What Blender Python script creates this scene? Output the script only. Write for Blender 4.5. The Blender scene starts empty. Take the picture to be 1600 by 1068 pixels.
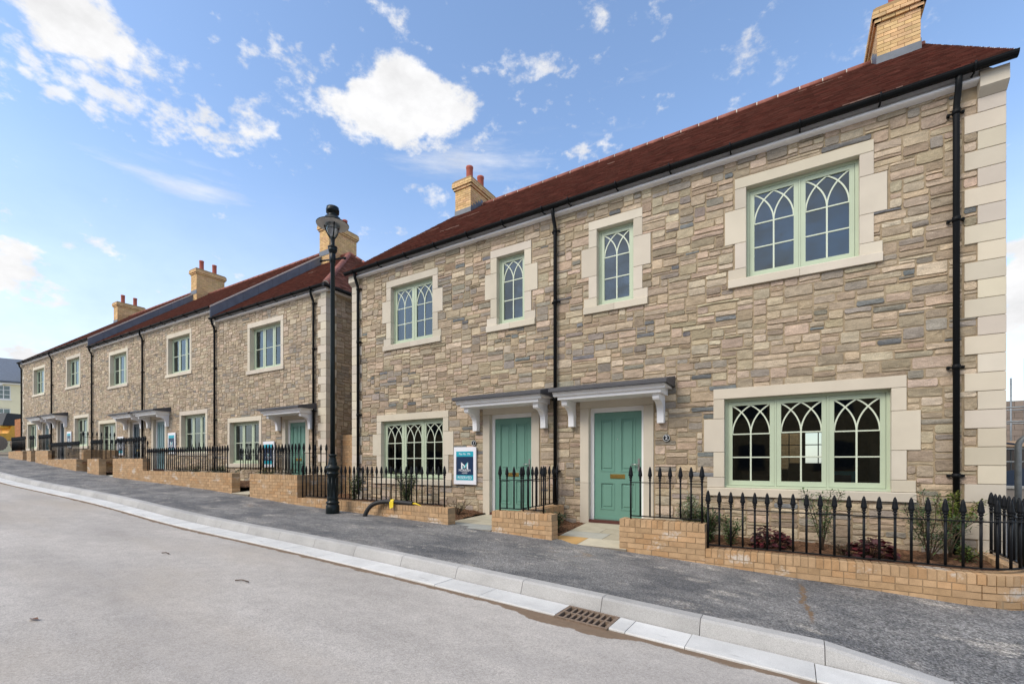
import bpy, math, random
from mathutils import Vector, Matrix
PI = math.pi
scene = bpy.context.scene
COL = scene.collection

# ------------------------------------------------------------------ helpers
class MB:
    """collects shapes; build() links them as ONE mesh object"""
    def __init__(self):
        self.v = []; self.f = []; self.t = []; self.m = []; self.s = []
    def face(self, idx, tint=(1, 1, 1), m=0, s=False):
        self.f.append(idx); self.t.append(tint); self.m.append(m); self.s.append(s)
    def poly(self, pts, tint=(1, 1, 1), m=0, s=False):
        n = len(self.v); self.v.extend(pts); self.face(tuple(range(n, n + len(pts))), tint, m, s)
    def hexa(self, p, tint=(1, 1, 1), m=0):
        """8 points: bottom 4 (ccw), top 4"""
        n = len(self.v); self.v.extend(p)
        for q in ((3, 2, 1, 0), (4, 5, 6, 7), (0, 1, 5, 4), (1, 2, 6, 5), (2, 3, 7, 6), (3, 0, 4, 7)):
            self.face(tuple(n + i for i in q), tint, m)
    def box(self, x0, x1, y0, y1, z0, z1, tint=(1, 1, 1), m=0):
        self.hexa([(x0, y0, z0), (x1, y0, z0), (x1, y1, z0), (x0, y1, z0),
                   (x0, y0, z1), (x1, y0, z1), (x1, y1, z1), (x0, y1, z1)], tint, m)
    def fbox(self, x0, x1, z0, z1, yf, yb, c=.006, tint=(1, 1, 1), m=0, top=False):
        """block with a chamfered front (towards -y)"""
        n = len(self.v)
        for (a, b, e, g, y) in ((x0, x1, z0, z1, yb), (x0, x1, z0, z1, yf + c), (x0 + c, x1 - c, z0 + c, z1 - c, yf)):
            self.v.extend([(a, y, e), (b, y, e), (b, y, g), (a, y, g)])
        self.face((n + 8, n + 9, n + 10, n + 11), tint, m)
        for r in (0, 4):
            for i in range(4):
                j = (i + 1) % 4
                self.face((n + r + i, n + r + j, n + r + 4 + j, n + r + 4 + i), tint, m)
        self.face((n + 3, n + 2, n + 1, n), tint, m)
    def tube(self, pts, r, n=8, tint=(1, 1, 1), m=0, caps=True, s=True):
        pts = [Vector(p) for p in pts]; base = len(self.v); k = len(pts)
        rr = r if isinstance(r, (list, tuple)) else [r] * k
        up = None
        for i, p in enumerate(pts):
            d = (pts[min(i + 1, k - 1)] - pts[max(i - 1, 0)]).normalized()
            if up is None:
                up = d.orthogonal().normalized()
            else:
                up = (up - d * up.dot(d))
                up = up.normalized() if up.length > 1e-6 else d.orthogonal().normalized()
            w = d.cross(up)
            for j in range(n):
                a = 2 * PI * j / n
                self.v.append(tuple(p + (up * math.cos(a) + w * math.sin(a)) * rr[i]))
        for i in range(k - 1):
            for j in range(n):
                a = base + i * n + j; b = base + i * n + (j + 1) % n
                self.face((a, b, b + n, a + n), tint, m, s)
        if caps:
            self.face(tuple(base + j for j in reversed(range(n))), tint, m)
            self.face(tuple(base + (k - 1) * n + j for j in range(n)), tint, m)
    def lathe(self, prof, n=16, o=(0, 0, 0), tint=(1, 1, 1), m=0, s=True):
        base = len(self.v); k = len(prof)
        for (r, z) in prof:
            for j in range(n):
                a = 2 * PI * j / n
                self.v.append((o[0] + r * math.cos(a), o[1] + r * math.sin(a), o[2] + z))
        for i in range(k - 1):
            for j in range(n):
                a = base + i * n + j; b = base + i * n + (j + 1) % n
                self.face((a, b, b + n, a + n), tint, m, s)
        if prof[0][0] > 1e-4: self.face(tuple(base + j for j in reversed(range(n))), tint, m)
        if prof[-1][0] > 1e-4: self.face(tuple(base + (k - 1) * n + j for j in range(n)), tint, m)
    def prism(self, poly, fa, fb, tint=(1, 1, 1), m=0, s=False):
        """poly: 2-D outline; fa/fb map (u,v) -> the two end faces"""
        n = len(self.v); k = len(poly)
        self.v.extend([fa(*p) for p in poly]); self.v.extend([fb(*p) for p in poly])
        self.face(tuple(range(n, n + k)), tint, m); self.face(tuple(reversed(range(n + k, n + 2 * k))), tint, m)
        for i in range(k):
            j = (i + 1) % k
            self.face((n + i, n + j, n + k + j, n + k + i), tint, m, s)
    def build(self, name, mats, parent=None, loc=None, rotz=0.0):
        me = bpy.data.meshes.new(name)
        me.from_pydata(self.v, [], self.f)
        if not isinstance(mats, (list, tuple)): mats = [mats]
        for q in mats: me.materials.append(q)
        me.polygons.foreach_set('material_index', self.m)
        me.polygons.foreach_set('use_smooth', self.s)
        a = me.attributes.new('tint', 'FLOAT_COLOR', 'FACE')
        flat = []
        for t in self.t: flat.extend((t[0], t[1], t[2], 1.0))
        a.data.foreach_set('color', flat)
        me.update()
        o = bpy.data.objects.new(name, me); COL.objects.link(o)
        if parent is not None: o.parent = parent
        if loc is not None: o.location = loc
        if rotz: o.rotation_euler = (0, 0, rotz)
        return o

def tag(o, label, cat, group=None):
    o['label'] = label; o['category'] = cat
    if group: o['group'] = group
    return o
def thing(name, label, cat, loc=(0, 0, 0), rotz=0.0, group=None):
    o = bpy.data.objects.new(name, None); COL.objects.link(o)
    o.location = loc; o.rotation_euler = (0, 0, rotz); o.empty_display_size = .2
    return tag(o, label, cat, group)
def struct(o, kind='structure'):
    o['kind'] = kind; return o
def share(name, me, parent, loc=(0, 0, 0), rot=(0, 0, 0)):
    o = bpy.data.objects.new(name, me); COL.objects.link(o); o.parent = parent
    o.location = loc; o.rotation_euler = rot
    return o

# ------------------------------------------------------------------ materials
def nodes_of(name):
    m = bpy.data.materials.new(name); m.use_nodes = True
    nt = m.node_tree; nt.nodes.clear()
    out = nt.nodes.new('ShaderNodeOutputMaterial')
    b = nt.nodes.new('ShaderNodeBsdfPrincipled')
    nt.links.new(b.outputs[0], out.inputs[0])
    return m, nt, b
def N(nt, typ, **kw):
    n = nt.nodes.new(typ)
    for k, v in kw.items(): setattr(n, k, v)
    return n
def L(nt, a, b): nt.links.new(a, b)
def mathn(nt, op, a, b=None, c=None, clamp=False):
    n = N(nt, 'ShaderNodeMath', operation=op, use_clamp=clamp)
    for i, q in enumerate((a, b, c)):
        if q is None: continue
        if isinstance(q, (int, float)): n.inputs[i].default_value = q
        else: L(nt, q, n.inputs[i])
    return n.outputs[0]
def mix(nt, fac, a, b, typ='MIX'):
    n = N(nt, 'ShaderNodeMix', data_type='RGBA', blend_type=typ)
    for i, q in ((0, fac), (6, a), (7, b)):
        if isinstance(q, (int, float)): n.inputs[i].default_value = q
        elif isinstance(q, tuple): n.inputs[i].default_value = (q[0], q[1], q[2], 1)
        else: L(nt, q, n.inputs[i])
    return n.outputs[2]
def coords(nt, stretch=(1, 1, 1)):
    tc = N(nt, 'ShaderNodeTexCoord'); mp = N(nt, 'ShaderNodeMapping')
    mp.inputs['Scale'].default_value = stretch
    L(nt, tc.outputs['Object'], mp.inputs['Vector'])
    return mp.outputs[0]
def noise(nt, vec, scale, detail=4, rough=.55):
    n = N(nt, 'ShaderNodeTexNoise'); n.inputs['Scale'].default_value = scale
    n.inputs['Detail'].default_value = detail; n.inputs['Roughness'].default_value = rough
    if vec is not None: L(nt, vec, n.inputs['Vector'])
    return n.outputs['Fac']
def mrange(nt, v, a, b, c, d, smooth=False):
    n = N(nt, 'ShaderNodeMapRange'); n.interpolation_type = 'SMOOTHSTEP' if smooth else 'LINEAR'
    L(nt, v, n.inputs[0])
    for i, q in enumerate((a, b, c, d)): n.inputs[i + 1].default_value = q
    return n.outputs[0]
def grey(nt, v):
    n = N(nt, 'ShaderNodeCombineColor')
    for i in range(3): L(nt, v, n.inputs[i])
    return n.outputs[0]
def bump(nt, b, h, strength, dist):
    n = N(nt, 'ShaderNodeBump'); n.inputs['Strength'].default_value = strength
    n.inputs['Distance'].default_value = dist
    L(nt, h, n.inputs['Height']); L(nt, n.outputs[0], b.inputs['Normal'])
def mat(name, col, rough=.6, var=.15, vs=6, bs=0, bstr=.3, bdist=.004, tint=False, metal=0.0, stretch=(1, 1, 1), spec=.5, fine=0, coat=0):
    m, nt, b = nodes_of(name)
    b.inputs['Roughness'].default_value = rough; b.inputs['Metallic'].default_value = metal
    b.inputs['Specular IOR Level'].default_value = spec
    if coat: b.inputs['Coat Weight'].default_value = coat; b.inputs['Coat Roughness'].default_value = .15
    v = coords(nt, stretch)
    f = mrange(nt, noise(nt, v, vs), .25, .75, 1 - var, 1 + var)
    if fine:
        f = mathn(nt, 'MULTIPLY', f, mrange(nt, noise(nt, v, fine, 2), .3, .7, 1 - var, 1 + var))
    c = mix(nt, 1.0, (col[0], col[1], col[2]), grey(nt, f), 'MULTIPLY')
    if tint:
        a = N(nt, 'ShaderNodeAttribute', attribute_name='tint')
        c = mix(nt, 1.0, c, a.outputs['Color'], 'MULTIPLY')
    L(nt, c, b.inputs['Base Color'])
    if bs: bump(nt, b, noise(nt, v, bs, 5, .6), bstr, bdist)
    return m

M = {}
def stone_mat():
    m, nt, b = nodes_of('rubble stone'); b.inputs['Roughness'].default_value = .9; b.inputs['Specular IOR Level'].default_value = .15
    v = coords(nt); v2 = coords(nt, (1, 1, 2.2))
    a = N(nt, 'ShaderNodeAttribute', attribute_name='tint')
    f = mathn(nt, 'MULTIPLY', mrange(nt, noise(nt, v2, 7, 6, .7), .3, .7, .74, 1.22), mrange(nt, noise(nt, v, 75, 3, .7), .3, .7, .80, 1.18))
    c = mix(nt, 1.0, a.outputs['Color'], grey(nt, f), 'MULTIPLY')
    g = mrange(nt, noise(nt, v2, 5.5, 5, .7), .55, .72, 0, .55, True)
    c = mix(nt, g, c, (.31, .27, .215))
    w = mrange(nt, noise(nt, v, 11, 5, .7), .60, .74, 0, .5, True)
    c = mix(nt, w, c, (.62, .54, .42))
    L(nt, c, b.inputs['Base Color'])
    h = mathn(nt, 'ADD', mathn(nt, 'MULTIPLY', noise(nt, v2, 16, 6, .7), 1.0), mathn(nt, 'MULTIPLY', noise(nt, v, 60, 3, .7), .25))
    bump(nt, b, h, .9, .012)
    return m
M['stone'] = stone_mat()
M['stone_far'] = mat('rubble stone far row', (1, 1, 1), .85, .22, 9, 26, .6, .012, tint=True, stretch=(1, 1, 2.6), spec=.2)
M['mortar'] = mat('lime mortar', (.36, .285, .19), .95, .2, 12, 90, .5, .004, spec=.1)
M['ashlar'] = mat('dressed limestone', (.60, .54, .44), .8, .07, 2.2, 180, .12, .002, tint=True, spec=.25)
M['tile'] = mat('clay roof tile', (.165, .063, .046), .8, .14, 5, 120, .3, .003, tint=True, spec=.2)
M['ridge'] = mat('ridge tile', (.27, .105, .08), .8, .2, 10, 80, .2, .003, tint=True, spec=.2)
M['paleline'] = mat('pale pointing', (.62, .56, .48), .9, .1, 10)
M['lead'] = mat('lead sheet', (.125, .145, .175), .5, .2, 3, 30, .1, .004, spec=.5)
M['slate'] = mat('slate slab', (.065, .066, .075), .6, .2, 5, 30, .2, .004, stretch=(1, 1, 4))
M['white'] = mat('white painted timber', (.86, .86, .86), .45, .03, 3, spec=.4)
M['reflector'] = mat('grey lamp reflector', (.50, .50, .50), .5, .05, 3)
M['gutter'] = mat('black cast gutter', (.007, .008, .009), .5, .2, 6, spec=.15)
M['iron'] = mat('black painted iron', (.008, .009, .011), .42, .25, 20, 60, .15, .002, spec=.15)
M['lampiron'] = mat('dark green black lamp paint', (.007, .012, .013), .34, .2, 8, 40, .1, .002, spec=.25)
M['mint'] = mat('pale mint paint', (.47, .545, .40), .42, .04, 3, spec=.4)
M['mintbar'] = mat('pale mint glazing bar', (.62, .68, .54), .42, .03, 3, spec=.4)
M['door'] = mat('teal green door paint', (.140, .285, .225), .45, .04, 3, spec=.4)
M['doornavy'] = mat('dark navy door paint', (.016, .040, .060), .4, .04, 3)
M['doorgrey'] = mat('grey teal door paint', (.16, .26, .28), .4, .04, 3)
M['brass'] = mat('brass', (.62, .42, .13), .28, .15, 20, metal=1.0)
M['steel'] = mat('galvanised steel', (.24, .26, .27), .5, .25, 12, metal=.5)
M['steeldark'] = mat('satin steel', (.45, .45, .44), .35, .1, 12, metal=.9)
M['sill'] = mat('mahogany sill', (.085, .028, .022), .45, .2, 12, stretch=(1, 6, 6))
M['pot'] = mat('terracotta pot', (.36, .105, .075), .8, .15, 8, spec=.2)
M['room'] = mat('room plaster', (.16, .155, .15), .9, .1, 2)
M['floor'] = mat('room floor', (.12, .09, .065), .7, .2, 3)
M['curtain'] = mat('pale curtain', (.66, .68, .72), .9, .05, 8)
M['signwhite'] = mat('sign board white', (.80, .81, .86), .4, .02, 3)
M['signteal'] = mat('sign teal', (.012, .36, .46), .4, .03, 3)
M['signnavy'] = mat('sign navy', (.008, .030, .085), .4, .03, 3)
M['signtext'] = mat('sign lettering', (.82, .85, .88), .4, .02, 3)
M['signaqua'] = mat('sign aqua', (.10, .56, .60), .4, .02, 3)
M['plate'] = mat('black number plate', (.012, .014, .017), .3, .1, 20)
M['plate_ring'] = mat('number plate rim', (.50, .52, .52), .4, .1, 20)
M['leaf'] = mat('leaf', (1, 1, 1), .5, .2, 30, tint=True, spec=.4)
M['stem'] = mat('woody stem', (.10, .065, .04), .8, .25, 30)
M['rubber'] = mat('black corrugated duct', (.014, .014, .015), .6, .2, 30)
M['yellow'] = mat('yellow tape', (.75, .56, .02), .5, .1, 20)
M['rust'] = mat('rusty cast iron', (.20, .145, .105), .75, .35, 30, 90, .4, .003)
M['pit'] = mat('gully pit', (.02, .018, .015), .9, .2, 10)
M['cardboard'] = mat('cardboard', (.30, .20, .12), .85, .1, 6)
M['plantyellow'] = mat('construction yellow paint', (.80, .40, .035), .45, .15, 5)
M['plantdark'] = mat('dark machine parts', (.03, .03, .033), .6, .3, 8)
M['tyre'] = mat('muddy tyre', (.20, .16, .125), .9, .3, 12)
M['render'] = mat('cream render', (.80, .76, .56), .85, .05, 1.5)
M['darkslate'] = mat('blue grey slate roof', (.10, .125, .165), .6, .25, 6, 30, .3, .01, stretch=(1, 1, 3))
M['blockwork'] = mat('grey block', (1, 1, 1), .9, .15, 4, tint=True)
M['plank'] = mat('scaffold board', (.42, .30, .20), .85, .25, 5)
M['bluetarp'] = mat('dark blue sheeting', (.015, .03, .06), .5, .2, 5)
M['twine'] = mat('blue twine', (.03, .35, .48), .6, .1, 20)

def brick_mat(name, base, white=.0):
    m, nt, b = nodes_of(name)
    b.inputs['Roughness'].default_value = .85; b.inputs['Specular IOR Level'].default_value = .2
    v = coords(nt)
    f = mathn(nt, 'MULTIPLY', mrange(nt, noise(nt, v, 9), .25, .75, .82, 1.18), mrange(nt, noise(nt, v, 120, 2), .3, .7, .9, 1.1))
    c = mix(nt, 1.0, base, grey(nt, f), 'MULTIPLY')
    a = N(nt, 'ShaderNodeAttribute', attribute_name='tint')
    c = mix(nt, 1.0, c, a.outputs['Color'], 'MULTIPLY')
    if white:
        v2 = coords(nt, (1, 1, 2.4))
        k = mrange(nt, mathn(nt, 'ADD', noise(nt, v2, 1.7, 2), mathn(nt, 'MULTIPLY', noise(nt, v, 30, 4), .35)), .77, .92, 0, white, True)
        c = mix(nt, k, c, (.62, .55, .47))
    L(nt, c, b.inputs['Base Color'])
    bump(nt, b, noise(nt, v, 140, 4, .6), .45, .003)
    return m
M['brick'] = brick_mat('buff orange brick', (.465, .312, .180), .95)
M['chimbrick'] = brick_mat('buff chimney brick', (.62, .42, .22))
M['redbrick'] = brick_mat('orange red brick', (.40, .17, .075))
M['bmortar'] = mat('brick mortar', (.33, .235, .14), .95, .15, 12, 100, .4, .003)
M['cmortar'] = mat('chimney mortar', (.36, .24, .12), .95, .15, 12)

def glass_mat(name, tint, ior):
    m = bpy.data.materials.new(name); m.use_nodes = True
    nt = m.node_tree; nt.nodes.clear()
    out = N(nt, 'ShaderNodeOutputMaterial'); tr = N(nt, 'ShaderNodeBsdfTransparent'); gl = N(nt, 'ShaderNodeBsdfGlossy')
    tr.inputs[0].default_value = (*tint, 1); gl.inputs['Roughness'].default_value = .015
    gl.inputs[0].default_value = (.84, .95, 1, 1)
    fr = N(nt, 'ShaderNodeFresnel'); fr.inputs[0].default_value = ior + .25
    v = coords(nt); bm = N(nt, 'ShaderNodeBump'); bm.inputs['Strength'].default_value = .10; bm.inputs['Distance'].default_value = .02
    L(nt, noise(nt, v, 1.8, 2), bm.inputs['Height']); L(nt, bm.outputs[0], gl.inputs['Normal'])
    mx = N(nt, 'ShaderNodeMixShader'); L(nt, fr.outputs[0], mx.inputs[0]); L(nt, tr.outputs[0], mx.inputs[1]); L(nt, gl.outputs[0], mx.inputs[2])
    L(nt, mx.outputs[0], out.inputs[0])
    return m
M['glass'] = glass_mat('window glass', (.62, .68, .66), 1.75)
M['lampglass'] = glass_mat('lantern glass', (.93, .94, .95), 1.45)

def chips(nt, v, scale, lo, hi):
    n = N(nt, 'ShaderNodeTexVoronoi'); n.inputs['Scale'].default_value = scale; L(nt, v, n.inputs['Vector'])
    sp = N(nt, 'ShaderNodeSeparateColor'); L(nt, n.outputs['Color'], sp.inputs[0])
    return mrange(nt, sp.outputs[0], 0, 1, lo, hi), n.outputs['Distance']
def road_mat():
    m, nt, b = nodes_of('dusty asphalt road')
    b.inputs['Roughness'].default_value = .9; b.inputs['Specular IOR Level'].default_value = .25
    v = coords(nt); v2 = coords(nt, (.35, 1, 1))
    big = mrange(nt, noise(nt, v2, .9, 6, .68), .3, .7, .80, 1.14)
    mid = mrange(nt, noise(nt, v, 6, 4, .6), .3, .7, .93, 1.07)
    fin = mathn(nt, 'MULTIPLY', mrange(nt, noise(nt, v, 150, 2, .7), .3, .7, .70, 1.26), mrange(nt, noise(nt, v, 48, 3, .7), .3, .7, .90, 1.09))
    ch, cd = chips(nt, v, 75, .89, 1.10)
    f = mathn(nt, 'MULTIPLY', mathn(nt, 'MULTIPLY', mathn(nt, 'MULTIPLY', big, mid), fin), ch)
    c = mix(nt, 1.0, (.45, .42, .388), grey(nt, f), 'MULTIPLY')
    warm = mrange(nt, noise(nt, v2, .55, 4), .48, .70, 0, .5, True)
    c = mix(nt, warm, c, (.42, .365, .30))
    dk = mrange(nt, noise(nt, coords(nt, (.8, 1, 1)), 2.2, 6, .7), .66, .74, 0, .45, True)
    c = mix(nt, dk, c, (.22, .21, .205))
    spots = mrange(nt, noise(nt, coords(nt, (.9, 1.2, 1)), 7, 5, .75), .70, .76, 0, .5, True)
    c = mix(nt, spots, c, (.20, .185, .175))
    pz = mrange(nt, noise(nt, coords(nt, (.25, .8, 1)), 1.3, 3, .5), .52, .56, 0, .16, True)
    c = mix(nt, pz, c, (.30, .285, .275))
    # dried mud washed along the channel edge
    tc = N(nt, 'ShaderNodeTexCoord'); sp = N(nt, 'ShaderNodeSeparateXYZ'); L(nt, tc.outputs['Object'], sp.inputs[0])
    e = mathn(nt, 'SUBTRACT', -4.15, sp.outputs[1])
    dx = mathn(nt, 'ABSOLUTE', mathn(nt, 'ADD', sp.outputs[0], 1.75))
    near = mrange(nt, dx, .25, .75, .14, 0.0, True)
    lim = mathn(nt, 'ADD', mathn(nt, 'MULTIPLY', noise(nt, v, 5, 5, .65), .20), mathn(nt, 'SUBTRACT', near, .0))
    k = mrange(nt, mathn(nt, 'SUBTRACT', lim, e), -.012, .02, 0, 1, True)
    c = mix(nt, k, c, mix(nt, noise(nt, v, 14), (.15, .105, .07), (.25, .18, .125)))
    L(nt, c, b.inputs['Base Color'])
    bump(nt, b, noise(nt, v, 150, 3, .65), .55, .006)
    return m
M['road'] = road_mat()
def pave_mat():
    m, nt, b = nodes_of('footway asphalt')
    b.inputs['Roughness'].default_value = .8; b.inputs['Specular IOR Level'].default_value = .35
    v = coords(nt); v2 = coords(nt, (.6, 1, 1))
    big = mrange(nt, noise(nt, v2, 1.7, 8, .72), .34, .66, 0, 1, True)
    c = mix(nt, big, (.095, .098, .104), (.225, .220, .214))
    dust = mrange(nt, noise(nt, v2, 3.1, 8, .75), .53, .68, 0, .85, True)
    c = mix(nt, dust, c, (.38, .355, .32))
    mud = mrange(nt, noise(nt, v, 1.1, 5, .7), .64, .72, 0, .6, True)
    c = mix(nt, mud, c, (.27, .205, .145))
    fin = mathn(nt, 'MULTIPLY', mrange(nt, noise(nt, v, 85, 3, .75), .3, .72, .40, 1.75), mrange(nt, noise(nt, v, 34, 3, .75), .3, .7, .70, 1.35))
    tc0 = N(nt, 'ShaderNodeTexCoord'); s0 = N(nt, 'ShaderNodeSeparateXYZ'); L(nt, tc0.outputs['Object'], s0.inputs[0])
    ch, cd = chips(nt, v, 62, .50, 1.50)
    ch = mathn(nt, 'ADD', 1.0, mathn(nt, 'MULTIPLY', mathn(nt, 'SUBTRACT', ch, 1.0), mrange(nt, mathn(nt, 'ADD', s0.outputs[0], mathn(nt, 'MULTIPLY', noise(nt, v, 1.5), 2.0)), .2, 1.8, .42, 1.0, True)))
    fin = mathn(nt, 'MULTIPLY', fin, ch)
    c = mix(nt, 1.0, c, grey(nt, fin), 'MULTIPLY')
    tc = N(nt, 'ShaderNodeTexCoord'); sp = N(nt, 'ShaderNodeSeparateXYZ'); L(nt, tc.outputs['Object'], sp.inputs[0])
    # rough new patch to the right, and the eroded joint across the footway
    x = mathn(nt, 'ADD', sp.outputs[0], mathn(nt, 'MULTIPLY', mathn(nt, 'SUBTRACT', noise(nt, v, 4, 4), .5), .18))
    x = mathn(nt, 'ADD', x, mathn(nt, 'MULTIPLY', mathn(nt, 'SUBTRACT', noise(nt, v, 28, 4, .7), .5), .12))
    crack = mrange(nt, mathn(nt, 'ABSOLUTE', mathn(nt, 'SUBTRACT', x, mathn(nt, 'ADD', 0.10, mathn(nt, 'MULTIPLY', mathn(nt, 'ADD', sp.outputs[1], 2.6), -.05)))), .008, .030, 1, 0, True)
    inr = mrange(nt, mathn(nt, 'ABSOLUTE', mathn(nt, 'ADD', sp.outputs[1], 2.55)), .45, .75, 1, 0, True)
    c = mix(nt, mathn(nt, 'MULTIPLY', crack, inr), c, (.19, .125, .075))
    L(nt, c, b.inputs['Base Color'])
    bump(nt, b, mathn(nt, 'SUBTRACT', noise(nt, v, 60, 4, .7), mathn(nt, 'MULTIPLY', cd, .8)), 1.0, .012)
    return m
M['pave'] = pave_mat()
def granite_mat(name, base, tintf):
    m, nt, b = nodes_of(name)
    b.inputs['Roughness'].default_value = .7; b.inputs['Specular IOR Level'].default_value = .3
    v = coords(nt)
    f = mathn(nt, 'MULTIPLY', mrange(nt, noise(nt, v, 220, 2, .7), .3, .7, 1 - tintf, 1 + tintf), mrange(nt, noise(nt, v, 3, 5, .6), .3, .7, .88, 1.1))
    c = mix(nt, 1.0, base, grey(nt, f), 'MULTIPLY')
    a = N(nt, 'ShaderNodeAttribute', attribute_name='tint')
    c = mix(nt, 1.0, c, a.outputs['Color'], 'MULTIPLY')
    d = mrange(nt, noise(nt, coords(nt, (.5, 2, 2)), 5, 5, .7), .60, .72, 0, .45, True)
    c = mix(nt, d, c, (.24, .23, .22))
    L(nt, c, b.inputs['Base Color']); bump(nt, b, noise(nt, v, 160, 3), .25, .003)
    return m
M['granite'] = granite_mat('granite kerb', (.405, .40, .39), .34)
M['channel'] = granite_mat('pale granite channel', (.60, .60, .585), .18)
M['slab'] = mat('sandstone slab', (1, 1, 1), .8, .13, 5, 90, .25, .003, tint=True, spec=.25)
def soil_mat():
    m, nt, b = nodes_of('bark mulch soil'); b.inputs['Roughness'].default_value = .95; b.inputs['Specular IOR Level'].default_value = .1
    v = coords(nt); v2 = coords(nt, (1, 1.8, 1)); n = N(nt, 'ShaderNodeTexVoronoi'); n.inputs['Scale'].default_value = 24; L(nt, v2, n.inputs['Vector'])
    c = mix(nt, n.outputs['Color'], (.075, .042, .026), (.30, .165, .095))
    c = mix(nt, 1.0, c, grey(nt, mrange(nt, noise(nt, v, 5), .3, .7, .7, 1.2)), 'MULTIPLY')
    L(nt, c, b.inputs['Base Color']); bump(nt, b, n.outputs['Distance'], 1.0, .05)
    return m
M['soil'] = soil_mat()
M['ground'] = mat('bare ground', (.20, .17, .13), .95, .25, .6, 8, .5, .02)

# ------------------------------------------------------------------ street profile (metres; x along the street, y into the houses)
PROF = [(-200, 3.6), (-90, 3.0), (-60, 2.25), (-41, 1.52), (-35, 1.3), (-30.3, 1.08), (-28.4, .95), (-24.75, .72), (-21, .54), (-17, .42), (-12.77, .27),
        (-11.9, .2), (-9.73, .07), (-6.97, .02), (-5.32, -.05), (-3.23, -.12), (-2.14, -.19), (-.96, -.23), (1.92, -.39), (8, -.66), (30, -1.4), (200, -2.0)]
def lin(P, x):
    if x <= P[0][0]: return P[0][1]
    for (a, b), (c, e) in zip(P, P[1:]):
        if a <= x <= c: return b + (e - b) * (x - a) / (c - a)
    return P[-1][1]
def zg(x): return sum(lin(PROF, x + d) for d in (-1.6, -.8, 0, .8, 1.6)) / 5
def drop(x):
    t = min(1, max(0, (x - .21) / .80)); return .112 * t
def zkerb(x): return zg(x) - .05 - drop(x)
def zpave(x, y):
    w = min(1, max(0, (-2.4 - y) / 1.2))
    return zg(x) - .05 * min(1, max(0, (-1.66 - y) / 1.94)) - drop(x) * w
def zroad(x, y):
    return zg(x) - .05 - .138 + .02 * min(1, (-4.15 - y) / .5) + .06 * math.sin(min(1, max(0, (-4.15 - y) / 7.8)) * PI)
def frange(a, b, s):
    n = max(1, int(round((b - a) / s))); return [a + (b - a) * i / n for i in range(n + 1)]
XS = frange(-200, -60, 10)[:-1] + frange(-60, -14, .8)[:-1] + frange(-14, 8, .22)[:-1] + frange(8, 30, 2)[:-1] + frange(30, 200, 17)
def sheet(name, mt, ys, zf, xs=XS, smooth=True):
    b = MB(); ny = len(ys)
    for x in xs:
        for y in ys: b.v.append((x, y, zf(x, y)))
    for i in range(len(xs) - 1):
        for j in range(ny - 1):
            k = i * ny + j; b.face((k, k + ny, k + ny + 1, k + 1), s=smooth)
    return struct(b.build(name, mt))
rng = random.Random(5)
sheet('ground', M['ground'], [-400, -150, -60, -30, -18, -14, -12.5, -10, -4, -1.6, 0, 6, 14, 30, 80, 200, 500], lambda x, y: zg(x) - .42)
sheet('road', M['road'], [-12.0] + frange(-11.8, -4.15, .25)[1:], zroad)
sheet('pavement', M['pave'], frange(-3.6, -1.5, .15), zpave, [x for x in XS if x <= 2.4])
sheet('side_pavement', M['pave'], frange(-3.6, 24, .4), zpave, frange(2.4, 13, .4))
sheet('opposite_pavement', M['pave'], [-14.2, -12.15], lambda x, y: zg(x) - .04)

# kerb stones and channel blocks
def loft(b, prof, x0, x1, zf, tint):
    n = len(b.v); k = len(prof)
    for x in (x0, x1):
        z = zf(x)
        b.v.extend([(x, y, z + dz) for (y, dz) in prof])
    for i in range(k):
        j = (i + 1) % k; b.face((n + i, n + j, n + k + j, n + k + i), tint)
    b.face(tuple(range(n, n + k)), tint); b.face(tuple(reversed(range(n + k, n + 2 * k))), tint)
kb = MB(); edges = [.21 + .77 * 1, .21]
x = .21; kerbx = [(.21, .985), (.985, 1.9), (1.9, 2.8), (2.8, 3.7), (3.7, 4.6)]
while x > -75:
    l = .915 if x > -8 else .915
    kerbx.append((x - l, x)); x -= l
for (a, c) in kerbx:
    t = rng.uniform(.9, 1.08)
    def kz(xx): return zkerb(xx)
    dd = drop((a + c) / 2)
    if c <= .22:
        loft(kb, [(-3.605, 0.004), (-3.722, .004), (-3.745, -.014), (-3.790, -.128), (-3.795, -.25), (-3.605, -.25)], a + .003, c - .003, kz, (t, t, t))
    else:
        n = len(kb.v); 
        for xx in (a + .003, c - .003):
            d = drop(xx); z = zkerb(xx); h = max(.014, .130 - d)
            kb.v.extend([(-3.605, z_, zz) for z_, zz in ()])
            for (y, zz) in ((-3.605, z + .004), (-3.722, z + .004), (-3.745, z - .014 + .010 * (d > .05)), (-3.790, z + .004 - h), (-3.795, z - .25), (-3.605, z - .25)):
                kb.v.append((xx, y, zz))
        for i in range(6):
            j = (i + 1) % 6; kb.face((n + i, n + j, n + 6 + j, n + 6 + i), (t, t, t))
        kb.face(tuple(range(n, n + 6)), (t, t, t)); kb.face(tuple(reversed(range(n + 6, n + 12))), (t, t, t))
struct(kb.build('kerb', M['granite']))
cb = MB(); x = 5.0
DR0, DR1 = -1.94, -1.41
while x > -75:
    l = rng.choice((.5, .62, .78, .9))
    a, c = x - l, x
    if c > DR1 and a < DR1: a = DR1
    if a < DR1 - 1e-6 and c > DR0 + 1e-6:
        x = DR0; continue
    t = rng.uniform(.92, 1.06); q = rng.uniform(-.002, .003)
    zc = lambda xx: zg(xx) - .05 - .124 + q
    if c - a > .05:
        loft(cb, [(-3.814, 0), (-4.14, .004), (-4.149, -.006), (-4.151, -.12), (-3.814, -.12)], a + .003, c - .003, zc, (t, t, t))
    x = a
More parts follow.
